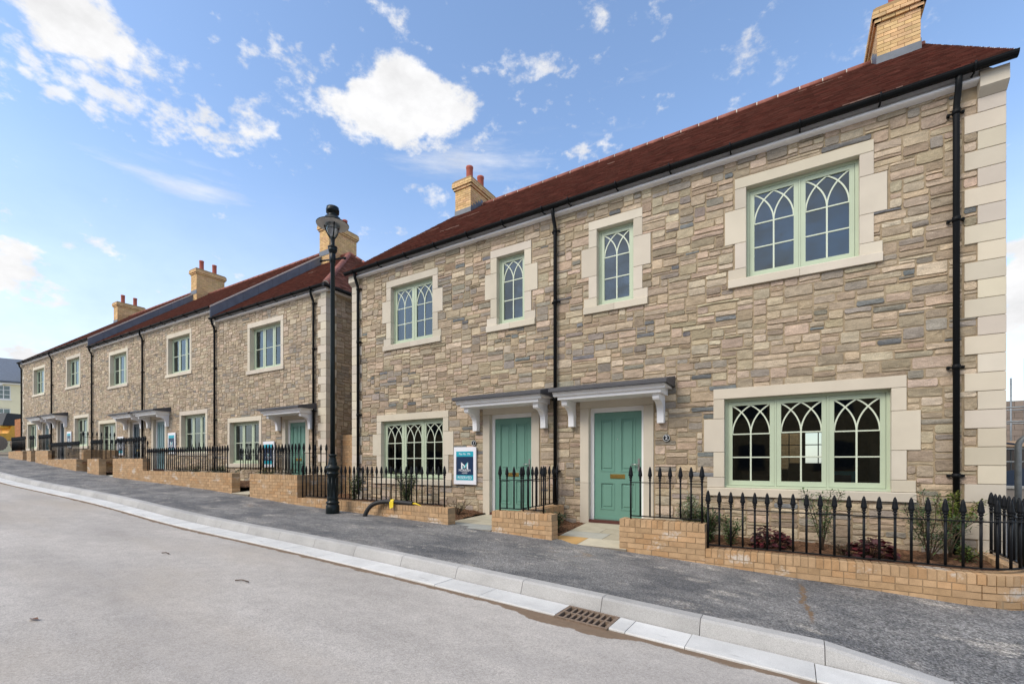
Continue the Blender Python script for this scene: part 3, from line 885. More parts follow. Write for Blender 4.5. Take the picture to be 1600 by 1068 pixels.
def build_house(name, label, loc, rotz, W, wins, drs, pipes, right='party', left='party', chims=(), seed=1, fine=True, nums=None, interior_hole=None, zb=-.6, qr=True, ql=True, gut=(0, 0), pipez=0.0, group='stone terrace cottages'):
    h = thing(name, label, 'house', loc, rotz, group)
    op = []; holes = []
    for w in wins:
        a, c = window(h, *w[:5], **(w[5] if len(w) > 5 else {})); op += a; holes += c
    for d in drs:
        a, c = door(h, **d); op += a; holes += c
    if right in ('gable', 'hip') and qr: holes.extend(quoins(h, 0, +1, zb, 5.72 if right == 'gable' else 5.89, seed=seed))
    if left == 'gable' and ql: holes.extend(quoins(h, -W, -1, zb, seed=seed + 1))
    ms = [M['mortar'], M['stone' if fine else 'stone_far']]
    b = MB()
    core(b, -W, 0, zb, 6.0, [(q[0] - .03, q[1] + .03, q[2] - .03, q[3] + .03) for q in op], -.004, .28)
    rubble(b, -W, 0, zb, 5.94, holes, lambda u, d, z: (u, d, z), seed, 1, fine)
    # rear and side walls
    DB = 2 * RY
    b2holes = [interior_hole] if interior_hole else []
    core(b, -W, 0, zb, 6.0, b2holes, DB - .3, DB)
    for (kind, x, sx) in ((right, 0.0, 1), ('party' if left == 'stepdown' else left, -W, -1)):
        xa, xb = (x - .28, x - .002) if sx > 0 else (x + .002, x + .28)
        b.box(xa, xb, .281, DB - .301, zb, 6.0)
        if kind in ('gable', 'step', 'party', 'gableplain'):
            b.prism([(.0, 6.0), (DB, 6.0), (RY, RZ - .09)], lambda u, v: (xa, u, v), lambda u, v: (xb, u, v))
    if right in ('hip', 'gable'):
        rubble(b, .37 if qr else 0.0, DB, zb, 5.94, [], lambda u, d, z: (-d, u, z), seed + 50, 1, False)
    if left == 'gable':
        rubble(b, .37, DB, zb, 5.94, [], lambda u, d, z: (-W + d, u, z), seed + 51, 1, False)
    b.build('wall', ms, h)
    # floors and partitions keep the rooms dark
    f = MB()
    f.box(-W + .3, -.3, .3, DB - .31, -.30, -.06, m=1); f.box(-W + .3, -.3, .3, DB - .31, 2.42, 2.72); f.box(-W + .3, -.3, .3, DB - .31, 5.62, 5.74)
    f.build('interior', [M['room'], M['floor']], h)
    if interior_hole:
        a, c, e, g = interior_hole; f = MB()
        for k in range(5):
            u = a + (c - a) * k / 4; f.box(u - (.03 if k in (0, 4) else .045 if k == 2 else .014), u + (.03 if k in (0, 4) else .045 if k == 2 else .014), DB - .2, DB - .14, e, g)
        for k in range(4):
            u = e + (g - e) * k / 3; f.box(a, c, DB - .195, DB - .145, u - .014, u + .014)
        f.build('rear_window', M['mint'], h)
    # roof
    xr = {'gable': .05, 'hip': .22, 'step': .05, 'party': 0.0, 'gableplain': .16}[right]; xl = {'gable': -W - .14, 'party': -W, 'stepdown': -W, 'gableplain': -W - .14}[left]
    r = MB()
    S = (0, SD[0], SD[1]); Nn = (0, -SD[1], SD[0])
    hip = right == 'hip'
    cosp = SD[0]
    spl = .12 if right == 'gable' else 0.0
    lim = (lambda t: (xl, xr - t * cosp)) if hip else (lambda t: (xl, xr + spl * t / SL))
    tiles(r, (0, -.22, EZ), (1, 0, 0), S, Nn, SL, lim, seed + 9)
    t = .05
    hx = xr - (RY + .22) if hip else xr + spl
    for (q, zo) in (((xl, xr), 0),):
        A = [(xl, -.22, EZ), (xr, -.22, EZ), (hx, RY, RZ), (xl, RY, RZ)]
        B_ = [(xl, DB + .22, EZ), (xr, DB + .22, EZ), (hx, RY, RZ), (xl, RY, RZ)]
        for Q in (A, B_):
            lo = [(p[0], p[1], p[2] - t) for p in Q]; r.hexa(lo + Q)
    if hip:
        U = (0, 1, 0); S2 = (-SD[0], 0, SD[1]); N2 = (SD[1], 0, SD[0])
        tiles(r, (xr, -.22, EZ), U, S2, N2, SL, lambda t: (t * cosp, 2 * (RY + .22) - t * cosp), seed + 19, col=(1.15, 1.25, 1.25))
        r.poly([(xr, -.22, EZ - .002), (xr, DB + .22, EZ - .002), (hx, RY, RZ - .002)])
    R = r.build('roof', M['tile'], h)
    ridge_run(R, (xl + .01, RY, RZ - .025), (hx - .01, RY, RZ - .02), seed)
    if hip:
        ridge_run(R, (xr - .05, -.15, EZ + .0), (hx, RY, RZ - .02), seed + 3, .10, 'hip_tiles', .3)
        ridge_run(R, (xr - .05, DB + .15, EZ + .0), (hx, RY, RZ - .02), seed + 4, .10, 'hip_tiles', .3)
    if right == 'gable' or right == 'step' or right == 'gableplain':
        v = MB(); x = xr
        for (sy, y0) in ((1, -.22), (-1, DB + .22)):
            q = [(y0, EZ - .055), (RY, RZ - .055), (RY, RZ + .012), (y0, EZ + .012)]
            sx = lambda u: x + spl * max(0, 1 - abs(u - RY) / (RY + .22))
            v.prism(q, lambda u, w: (sx(u) + .001, u, w), lambda u, w: (sx(u) + .010, u, w))
        v.build('verge_pointing', M['paleline'], R)
    if right == 'step':
        v = MB(); x = .02
        n = 9
        for i in range(n):
            y0 = -.21 + (RY + .21) * i / n; y1 = -.21 + (RY + .21) * (i + 1) / n
            f = lambda y: EZ + (y + .22) * (RZ - EZ) / (RY + .22)
            v.prism([(y0 + .004, f(y0) - .56), (y1 - .004, f(y1) - .56), (y1 - .004, f(y1) - .057), (y0 + .004, f(y0) - .057)], lambda u, w: (x, u, w), lambda u, w: (x + .022, u, w), (1, 1, 1))
        v.build('lead_cladding', M['lead'], R)
    er = {'gable': -.238, 'hip': .14}.get(right, 0.0); el = {'gable': -W + .24}.get(left, -W)
    eaves(h, el, er, seed)
    if hip:
        e = MB(); e.box(-.02, .12, -.0, DB, 5.937, 6.018); e.build('side_fascia', M['white'], h)
        g = MB(); g.tube([(.20, -.26, 6.0), (.20, DB, 6.0)], .058, 8); g.build('side_gutter', M['gutter'], h)
    gutter(h, {'gable': -W - .08}.get(left, -W) + gut[0], {'gable': .07, 'hip': .24}.get(right, 0.0) + gut[1])
    if right == 'gable': kneeler(h, -.235, .028)
    if left == 'gable': kneeler(h, -W - .028, -W + .235)
    if left == 'stepdown': kneeler(h, -W + .01, -W + .22)
    for p in pipes: downpipe(h, p[0], zbot=p[1], side=p[2] if len(p) > 2 else 0)
    for c in chims: chimney(h, *c, seed=seed + 30)
    return h

# ------------------------------------------------------------------ the two near cottages
XR, XP, XL = 2.229, -3.95, -9.95
o = XR
build_house('stone_cottage', 'nearest stone cottage, at the right, numbered 2, with the widest three-light ground window', (XR, 0, 0), 0, XR - XP,
    [(-.635 - o, .795 - o, 4.0, 5.433, 2), (-3.12 - o, -2.43 - o, 4.0, 5.433, 1), (-.95 - o, 1.145 - o, .685, 2.11, 3)],
    [dict(cx=-2.765 - o, dm=M['door'], num='2', numx=-1.853 - o)], [(1.785 - o, -.15), (-3.954 - o, .26)],
    right='gable', left='party', chims=[(1.50 - o, 2.20 - o)], seed=11, interior_hole=(-2.75, -1.15, .85, 2.05))
o = XP
build_house('stone_cottage', 'stone cottage numbered 1, second from the right, with a reserved board beside its door', (XP, 0, 0), 0, XP - XL,
    [(-8.525 - o, -7.155 - o, 4.0, 5.433, 2, dict(curtain=(-8.47 - o, -8.12 - o))), (-5.36 - o, -4.68 - o, 4.0, 5.433, 1), (-8.87 - o, -6.84 - o, .685, 2.11, 3)],
    [dict(cx=-5.03 - o, dm=M['door'], num='1', numx=-5.952 - o)], [(-9.673 - o, .25)],
    right='party', left='gable', chims=[(-9.84 - o, -9.18 - o)], seed=23)

# ------------------------------------------------------------------ the far terrace (each house a step higher)
RY, RZ = 5.2, 10.28
SL = math.hypot(RY + .22, RZ - EZ); SD = ((RY + .22) / SL, (RZ - EZ) / SL)
BX, BY, BROT = -11.99, .661, math.radians(1.185)
def rowpos(s, z): return (BX - s * math.cos(BROT), BY - s * math.sin(BROT), z)
def bwin(a, c, up): return (a, c, 3.90, 5.37, 3, dict(gothic=False, ears=False, jamb=.14, rec=.13, curtain=(a + .06, a + (c - a) * (.34 if int(c * 7) % 2 else .92)))) if up else (a, c, .70, 2.16, 3, dict(gothic=False, ears=False, jamb=.14, rec=.13, curtain=(a + .06, a + (c - a) * (.30 if int(c * 5) % 2 else .6))))
def bhouse(label, s0, s1, z, up, gr, dr, dm, pipes, right, left, chims, seed):
    build_house('stone_cottage', label, rowpos(s0, z), BROT, s1 - s0, [bwin(s0 - up[1], s0 - up[0], True), bwin(s0 - gr[1], s0 - gr[0], False)],
                [dict(cx=s0 - dr, dm=dm, letter=True)], [(s0 - p, -.2) for p in pipes], right=right, left=left, chims=[(s0 - c[1], s0 - c[0], 4.5, 6.05, 11.14) for c in chims], seed=seed, fine=False, zb=-.9)
bhouse('stone terrace cottage with the hipped roof end, just left of the street lamp', 0, 6.3, .34, (2.25, 4.02), (3.47, 5.30), 1.48, M['door'], [.5, 6.22], 'hip', 'stepdown', [], 41)
bhouse('terrace cottage with the grey teal door, one step up the hill from the hipped end', 6.3, 12.2, .78, (8.17, 9.94), (6.98, 8.85), 10.76, M['doorgrey'], [12.18], 'step', 'party', [(5.72, 6.38)], 42)
bhouse('terrace cottage with the dark navy door, in the middle of the far row', 12.2, 17.9, .78, (13.93, 15.75), (15.12, 16.98), 13.07, M['doornavy'], [17.8], 'party', 'stepdown', [], 43)
bhouse('terrace cottage with the paired canopy, second from the far end of the row', 17.9, 23.6, 1.21, (19.6, 21.4), (18.5, 20.28), 22.3, M['doornavy'], [23.6], 'step', 'party', [(17.45, 18.1)], 44)
bhouse('stone cottage at the far left end of the terrace', 23.6, 29.1, 1.21, (25.05, 26.9), (26.37, 28.0), 24.75, M['doorgrey'], [29.0], 'party', 'gable', [(28.38, 29.03)], 45)

# ------------------------------------------------------------------ garden walls
FY = -1.66
gz = lambda c: zpave(c.x, min(c.y, -1.5))
arc = [(1.55 + .65 * math.sin(a), -1.01 - .65 * math.cos(a)) for a in [PI / 2 * i / 14 for i in range(15)]]
arcw = [(-.985, FY)] + [(.05 + 1.5 * i / 5, FY) for i in range(5)] + arc + [(2.2, -.5), (2.2, -.03)]
brick_wall('garden_wall', 'low brick wall curving round the right corner, topped by the longest near railing', arcw, -.042, gz, seed=1)
brick_wall('garden_wall', 'white-stained brick wall block to the right of the green door numbered 2', [(-2.14, FY), (-.987, FY)], .278, gz, seed=2)
brick_wall('garden_wall', 'short brick wall block standing between the two near green doors', [(-4.37, FY), (-3.23, FY)], .268, gz, seed=3)
brick_wall('garden_wall', 'brick wall running back to the shared downpipe between the two near doors', [(-3.785, -1.44), (-3.785, -.03)], .266, gz, seed=4, zfix=-.4)
brick_wall('garden_wall', 'low brick wall behind the street lamp with a black duct lying on it', [(-9.865, FY), (-5.33, FY)], .258, gz, seed=5)
brick_wall('garden_wall', 'taller brick wall block just left of the street lamp', [(-11.9, FY), (-9.87, FY)], .787, gz, seed=6)
brick_wall('garden_wall', 'brick wall running back from the block left of the street lamp', [(-9.87, -1.44), (-9.87, -.75)], .785, gz, seed=7, zfix=-.2)
brick_wall('garden_wall', 'long low brick wall with white stains in front of the grey teal door', [(-18.39, FY), (-12.77, FY)], .80, gz, seed=8)
brick_wall('garden_wall', 'stained brick wall block below the paired canopies of the middle houses', [(-20.95, FY), (-18.4, FY)], 1.21, gz, seed=9)
brick_wall('garden_wall', 'narrow brick pier in front of the dark navy door', [(-23.5, FY), (-22.3, FY)], 1.21, gz, seed=10)
brick_wall('garden_wall', 'brick wall with the dense dark railing, fourth house up the row', [(-28.39, FY), (-24.75, FY)], 1.205, gz, seed=11)
brick_wall('garden_wall', 'brick wall running back towards the house behind the dense dark railing', [(-24.76, -1.44), (-24.76, -.3)], 1.60, gz, seed=12, zfix=.5)
brick_wall('garden_wall', 'brick wall block higher up than the dense dark railing', [(-30.3, FY), (-28.4, FY)], 1.61, gz, seed=13)
brick_wall('garden_wall', 'small brick pier near the far end of the row', [(-31.7, FY), (-31.0, FY)], 1.62, gz, seed=14)
brick_wall('garden_wall', 'last low brick wall at the far left end of the row', [(-35.0, FY), (-32.4, FY)], 1.63, gz, seed=15)
brick_wall('gap_wall', 'shoulder-high brick wall closing the gap between the near pair and the terrace', [(-11.93, 1.2), (-9.99, 1.2)], 1.93, gz, seed=16, group=None, zfix=-.2)
brick_wall('end_wall', 'orange brick garden wall beyond the far left end of the terrace', [(-46.5, .75), (-41.3, .75)], 4.05, gz, seed=17, mats=[M['bmortar'], M['redbrick']], group=None, soldier=False, zfix=1.2)
brick_wall('rear_wall', 'buff brick wall seen through the middle light of the nearest ground window', [(-3.2, 13.0), (.40, 13.0)], 2.9, gz, seed=18, mats=[M['cmortar'], M['chimbrick']], group=None, zfix=-.6)

RYY = -1.553
arcr = [(-.985 + .02, RYY)] + [(.1 + .98 * i / 3, RYY) for i in range(3)] + [(1.55 + .543 * math.sin(a), -1.01 - .543 * math.cos(a)) for a in [PI / 2 * i / 12 for i in range(13)]] + [(2.093, -.12)]
railing('iron railing curving round the right-hand corner, the longest and nearest one', arcr, -.042, 32)
railing('eight-bar iron railing on the stained brick block beside the door numbered 2', [(-2.005, RYY), (-1.04, RYY)], .278, 8)
railing('short iron railing in front of the door numbered 1', [(-4.27, RYY), (-3.43, RYY)], .268, 7)
railing('iron railing running back from the pavement to the shared downpipe', [(-3.89, -1.42), (-3.89, -.12)], .266, 9)
railing('iron railing behind the street lamp on the low wall with the duct', [(-9.82, RYY), (-5.5, RYY)], .258, 32)
railing('iron railing on the taller block left of the street lamp', [(-11.6, RYY), (-9.96, RYY)], .787, 13)
railing('iron railing running back from the taller block left of the street lamp', [(-9.975, -1.42), (-9.975, -.80)], .785, 5)
railing('long iron railing before the grey teal door', [(-18.3, RYY), (-13.2, RYY)], .80, 38)
railing('iron railing across the garden behind the long low stained wall', [(-16.2, .35), (-13.0, .42)], .80, 22)
railing('iron railing on the block below the paired canopies of the middle houses', [(-20.9, RYY), (-18.5, RYY)], 1.21, 18)
railing('iron railing on the narrow pier in front of the dark navy door', [(-23.45, RYY), (-22.35, RYY)], 1.21, 9)
railing('iron railing running back from the narrow pier before the navy door', [(-22.4, -1.42), (-22.4, -.1)], 1.21, 10)
railing('dense dark iron railing, fourth house up the row', [(-28.3, RYY), (-24.85, RYY)], 1.205, 27)
railing('iron railing on the wall running back behind the dense dark railing', [(-24.86, -1.42), (-24.86, -.4)], 1.60, 8)
railing('iron railing on the higher block above the dense dark railing', [(-30.2, RYY), (-28.5, RYY)], 1.61, 14)
railing('iron railing on the small pier near the far end of the row', [(-31.65, RYY), (-31.05, RYY)], 1.62, 5)
railing('last iron railing at the far left end of the row', [(-34.9, RYY), (-32.5, RYY)], 1.63, 20)

# ------------------------------------------------------------------ gardens and paths
GS = [(-60, 1.35), (-24.6, 1.12), (-24.4, .70), (-18.45, .68), (-18.35, .45), (-12.2, .40), (-12.0, .14), (-7.0, .12), (-6.3, .05), (-5.0, -.03), (-3.9, -.03), (-3.3, -.06), (-2.2, -.085), (2.6, -.10)]
def zsoil(x, y):
    z = lin(GS, x)
    if -6.6 < x < -5.3 or -3.8 < x < -3.2: z += .055 * min(0, y)
    return z + .018 * math.sin(x * 9.1 + y * 5) * math.sin(y * 11 + x * 3) + .012 * math.sin(x * 23 + y * 17)
for a_, c_, st_ in ((-42, -24.56, .3), (-23.51, -22.29, .15), (-20.96, -12.77, .2), (-11.91, -5.65, .07), (-4.37, -3.31, .06), (-2.02, 1.55, .07)):
    sheet('garden_soil', M['soil'], frange(-1.5, .9 if a_ < -5 else .0, .08), zsoil, frange(a_, c_, st_))
sheet('garden_soil', M['soil'], frange(-1.3, .0, .08), zsoil, frange(1.55, 2.05, .06))
for a_, c_ in ((-12.77, -11.91), (-22.29, -20.96), (-24.56, -23.51)):
    sheet('garden_soil', M['soil'], [-.06, .2, .5, .9], lambda x, y: zsoil(-12.9 if x > -13 else x, y), [a_, c_])
SLC = [(.40, .36, .27), (.47, .43, .33), (.36, .355, .31), (.30, .31, .295), (.48, .30, .12), (.44, .335, .19)]
def path(x0, x1, za, zb_, seed, xsplit, warm=True):
    b = MB(); r = random.Random(seed); y = -.02
    fz = lambda yy: za + (zb_ - za) * min(1, max(0, -yy / 1.68))
    rows = (.42, .38, .40, .46)
    for k, d in enumerate(rows):
        cuts = [x0, x0 + (x1 - x0) * xsplit[k], x1]
        for a, c in zip(cuts, cuts[1:]):
            col = r.choice(SLC if warm else SLC[:4] + SLC[:2]); q = r.uniform(.92, 1.08); col = tuple(v * q for v in col)
            y0, y1 = max(y - d, -1.68), y; g = .004
            P = [(a + g, y0 + g), (c - g, y0 + g), (c - g, y1 - g), (a + g, y1 - g)]
            b.hexa([(u, v, fz(v) - .06) for u, v in P] + [(u, v, fz(v)) for u, v in P], col)
        y -= d
    b.hexa([(x0, -1.68, zb_ - .2), (x1, -1.68, zb_ - .2), (x1, -.02, za - .2), (x0, -.02, za - .2), (x0, -1.68, zb_ - .006), (x1, -1.68, zb_ - .006), (x1, -.02, za - .006), (x0, -.02, za - .006)], (.22, .19, .15))
    return struct(b.build('path', M['slab']))
path(-3.30, -2.03, -.035, -.148, 4, (.66, .42, .58, .40))
path(-5.64, -4.38, -.03, -.062, 8, (.5, .62, .36, .55), False)
path(-12.76, -11.92, .41, .265, 3, (.5, .62, .36, .55), False)
path(-22.28, -20.97, .72, .56, 5, (.5, .62, .36, .55), False)
path(-24.55, -23.52, .72, .66, 6, (.5, .62, .36, .55), False)

# ------------------------------------------------------------------ plants
GREEN = [(.055, .105, .03), (.075, .135, .04), (.04, .085, .03), (.10, .15, .05)]
LIME = [(.16, .21, .035), (.12, .18, .03), (.20, .22, .05)]
RED = [(.055, .008, .012), (.08, .011, .016), (.038, .010, .011)]
DARK = [(.03, .06, .025), (.045, .08, .03), (.025, .045, .02)]
TWIG = [(.12, .085, .055), (.09, .065, .05), (.10, .11, .05)]
PALE = [(.30, .33, .20), (.10, .15, .06), (.45, .45, .36), (.08, .13, .045)]
def leafquad(b, p, d, up, l, w, c):
    d = d.normalized(); s = d.cross(up)
    s = s.normalized() if s.length > 1e-4 else d.orthogonal().normalized()
    n = s.cross(d) * (w * .25)
    b.poly([tuple(p), tuple(p + d * l * .5 + s * w * .5 + n), tuple(p + d * l), tuple(p + d * l * .5 - s * w * .5 + n)], c)
def shrub(label, x, y, h, spread, cols, stems=7, leaves=60, ll=.05, lw=.016, seed=1, cat='shrub', name='garden_shrub', bare=.25, z=None):
    r = random.Random(seed); z = zsoil(x, y) - .02 if z is None else z
    root = thing(name, label, cat, (x, y, z), 0, 'garden shrubs')
    sb, lb = MB(), MB()
    for i in range(stems):
        a = r.uniform(0, 2 * PI); lean = r.uniform(.1, 1) * spread; hh = h * r.uniform(.65, 1.0)
        pts = []; bend = r.uniform(-.3, .3)
        for k in range(6):
            t = k / 5
            pts.append(Vector((math.cos(a + bend * t) * lean * t ** 1.3 + r.uniform(-.01, .01), math.sin(a + bend * t) * lean * t ** 1.3 + r.uniform(-.01, .01), hh * t)))
        sb.tube(pts, [.008 * (1 - .6 * k / 5) for k in range(6)], 5)
        for q in range(leaves):
            t = bare + (1 - bare) * r.random() ** .8; k = min(4, int(t * 5)); p = pts[k].lerp(pts[k + 1], t * 5 - k)
            d = Vector((r.uniform(-1, 1), r.uniform(-1, 1), r.uniform(-.35, .7)))
            o = d.normalized() * r.uniform(.0, .30) * spread * (1.15 - t * .6)
            if q % 6 == 0: sb.tube([p, p + o], .002, 3)
            c = r.choice(cols); k_ = r.uniform(.7, 1.35)
            leafquad(lb, p + o, d, Vector((r.uniform(-.4, .4), r.uniform(-.4, .4), 1)), ll * r.uniform(.7, 1.25), lw * r.uniform(.8, 1.2), tuple(v * k_ for v in c))
    sb.build('stem', M['stem'], root); lb.build('foliage', M['leaf'], root)
    return root
def mound(label, x, y, R_, h, cols, n=180, size=.065, seed=1):
    r = random.Random(seed); z = zsoil(x, y) - .02
    root = thing('leafy_mound', label, 'plant', (x, y, z), 0, 'mound plants'); b, s = MB(), MB()
    for i in range(n):
        a = r.uniform(0, 2 * PI); q = math.sqrt(r.random()); rad = q * R_ * r.uniform(.8, 1.1); zz = h * math.sqrt(max(0.02, 1 - q * q)) * r.uniform(.6, 1.1)
        p = Vector((math.cos(a) * rad, math.sin(a) * rad, zz)); d = Vector((math.cos(a + r.uniform(-1, 1)), math.sin(a + r.uniform(-1, 1)), r.uniform(-.6, .25)))
        c = r.choice(cols); k = r.uniform(.6, 1.5); sz = size * r.uniform(.6, 1.2)
        if i % 3 == 0: s.tube([(p.x * .2, p.y * .2, 0), tuple(p)], .003, 3)
        up = Vector((r.uniform(-.5, .5), r.uniform(-.5, .5), 1)); d = d.normalized(); sd = d.cross(up).normalized()
        m_ = [p + d * sz * (.5 - .5 * math.cos(t)) + sd * sz * .55 * math.sin(t) + Vector((0, 0, r.uniform(-.006, .006))) for t in [2 * PI * j / 8 for j in range(8)]]
        b.poly([tuple(v) for v in m_], tuple(v * k for v in c))
    s.build('stem', M['stem'], root); b.build('foliage', M['leaf'], root)
shrub('airy green shrub behind the railing, under the middle of the widest ground window', .33, -.62, .88, .34, GREEN, 7, 130, .045, .016, 1)
shrub('tall feathery shrub behind the railing near the right-hand downpipe', 1.40, -.72, .84, .46, GREEN + DARK, 9, 150, .06, .013, 2)
shrub('lime green shrub behind the right-hand downpipe', 1.66, -.36, .86, .28, LIME, 7, 130, .045, .022, 3, bare=.55)
shrub('low lime shrub at the foot of the corner stones', 1.78, -.5, .22, .22, LIME + GREEN, 9, 60, .04, .016, 4, bare=.1)
mound('dark red leafy mound under the left light of the widest ground window', -.27, -.75, .25, .28, RED, 220, .065, 5)
mound('dark red leafy mound beneath the right light of the widest ground window', .82, -.85, .25, .27, RED, 220, .065, 6)
shrub('pale flecked shrub beside the door numbered 2', -1.38, -.55, .72, .36, PALE, 12, 190, .045, .02, 7, bare=.1)
shrub('dark green spiky plant behind the eight-bar railing', -1.12, -.75, .55, .22, DARK + GREEN, 12, 130, .085, .013, 8, bare=.05)
shrub('small green sprig at the left end of the longest railing', -.78, -.85, .42, .22, GREEN, 7, 100, .04, .018, 9, bare=.1)
shrub('low twiggy brown sprig between the two dark red mounds', .55, -.8, .2, .2, TWIG, 8, 40, .03, .01, 10, bare=.1)
shrub('bare twiggy shrub on the bark below the reserved board', -5.98, -.55, .30, .34, TWIG, 14, 45, .035, .010, 11, bare=.3)
shrub('small dark green bush in the bark left of the stone path', -3.52, -1.0, .34, .20, DARK, 12, 140, .045, .022, 12, bare=.05)
shrub('green shrub behind the railing under the three-light window of the house numbered 1', -7.3, -.7, .78, .38, GREEN + PALE[:2], 11, 190, .05, .02, 13, bare=.1)
shrub('loose green shrub in front of the left downpipe of the house numbered 1', -9.0, -.75, .72, .3, GREEN, 9, 130, .05, .02, 14, bare=.1)
mound('small dark red mound near the gap wall', -9.6, -.95, .2, .18, RED, 90, .06, 15)
shrub('green shrub on the right of the gap wall foot', -9.35, -1.05, .45, .2, DARK + GREEN, 6, 80, .05, .018, 16, bare=.1)
shrub('dark reddish bush in the gap before the terrace window', -12.4, -.35, .55, .42, [(.07, .03, .025), (.05, .045, .02), (.04, .06, .025)], 12, 90, .05, .022, 17, bare=.05)
shrub('green bush below the ground window of the hipped end house', -13.9, -.1, .62, .34, GREEN + LIME[:1], 9, 90, .05, .018, 18, bare=.1)
shrub('green bush left of the ground window of the hipped end house', -16.4, -.2, .55, .34, GREEN, 9, 90, .05, .018, 19, bare=.1)
for i, (xx, hh, lab) in enumerate(((-17.9, .5, 'dark bush behind the left end of the long railing'), (-17.0, .62, 'dark bush second from the left behind the long railing'), (-15.6, .58, 'dark bush in the middle behind the long railing'), (-14.8, .5, 'dark bush at the right behind the long railing'))):
    shrub(lab, xx, -.75, hh, .38, DARK + GREEN[:1], 11, 90, .05, .022, 30 + i, bare=.03)
shrub('dark green bush between the narrow pier and the middle block', -21.6, -.9, .4, .25, DARK, 9, 80, .05, .022, 40, bare=.03)

# ------------------------------------------------------------------ street lamp
lx, ly = -8.15, -1.98; lz = zpave(lx, ly) - .01
lamp = thing('street_lamp', 'tall black street lamp with a round hooded lantern on the pavement', 'street lamp', (lx, ly, lz))
b = MB()
b.lathe([(.135, -.1), (.135, .17), (.118, .19), (.118, .21), (.135, .225), (.135, .245), (.112, .262), (.108, .30), (.116, .32), (.104, .345), (.100, .78), (.112, .79), (.112, .815), (.128, .825), (.128, .845), (.105, .86),
         (.112, .90), (.138, .925), (.142, .955), (.125, .985), (.088, 1.01), (.095, 1.04), (.080, 1.075), (.076, 1.12), (.064, 1.16), (.064, 1.19), (.082, 1.20), (.082, 1.225), (.056, 1.24)], 24)
for k in range(8):
    a = PI / 4 * k; b.tube([(.100 * math.cos(a), .100 * math.sin(a), .36), (.100 * math.cos(a), .100 * math.sin(a), .76)], .012, 5)
b.build('base', M['lampiron'], lamp)
b = MB(); b.lathe([(.050, 1.24), (.047, 3.2), (.043, 5.19), (.047, 5.20), (.047, 5.27)], 16)
b.build('column', M['lampiron'], lamp)
b = MB(); b.lathe([(.050, 5.40), (.058, 5.41), (.058, 5.58), (.050, 5.59)], 14)
q = Vector((.85, .526, 0)) * 1; 
b.tube([q * -.25 + Vector((0, 0, 5.44)), q * .25 + Vector((0, 0, 5.50))], .018, 8)
for s_ in (-.25, .25):
    p = q * s_ + Vector((0, 0, 5.47 + .12 * s_)); b.lathe([(.0, -.032), (.028, -.018), (.032, 0), (.028, .018), (0, .032)], 10, tuple(p))
b.build('ladder_bar', M['lampiron'], lamp, (0, 0, -.19))
b = MB(); b.lathe([(.045, 5.585), (.06, 5.60), (.085, 5.64), (.092, 5.68), (.075, 5.70), (.095, 5.71), (.095, 5.73), (.05, 5.745), (.040, 5.77), (.042, 5.90), (.05, 5.92)], 18)
b.build('collar', M['lampiron'], lamp, (0, 0, -.19))
lan = MB()
lan.lathe([(.322, 6.185), (.325, 6.195), (.30, 6.212), (.19, 6.262), (.17, 6.285), (.155, 6.33), (.10, 6.355), (.10, 6.42), (.128, 6.43), (.132, 6.50), (.122, 6.515), (.122, 6.545), (.09, 6.56), (.0, 6.565)], 28)
LN = lan.build('lantern_hood', M['lampiron'], lamp, (0, 0, -.19))
b = MB(); b.lathe([(.318, 6.183), (.16, 6.215), (.0, 6.22)], 28); b.build('reflector', M['reflector'], LN)
b = MB(); b.lathe([(.045, 5.925), (.080, 5.98), (.128, 6.08), (.155, 6.20)], 20); b.build('lantern_glass', M['lampglass'], LN)
b = MB(); b.lathe([(.02, 5.94), (.055, 5.98), (.092, 6.06), (.096, 6.09), (.06, 6.10), (0, 6.10)], 16); b.build('lamp_gear', M['signwhite'], LN)
b = MB()
for k in range(3):
    a = 2 * PI * k / 3 - .45
    b.tube([(math.cos(a) * r_, math.sin(a) * r_, z_) for r_, z_ in ((.04, 5.90), (.075, 5.95), (.125, 6.04), (.162, 6.14), (.175, 6.22))], .011, 6)
b.build('lantern_frame', M['lampiron'], LN)

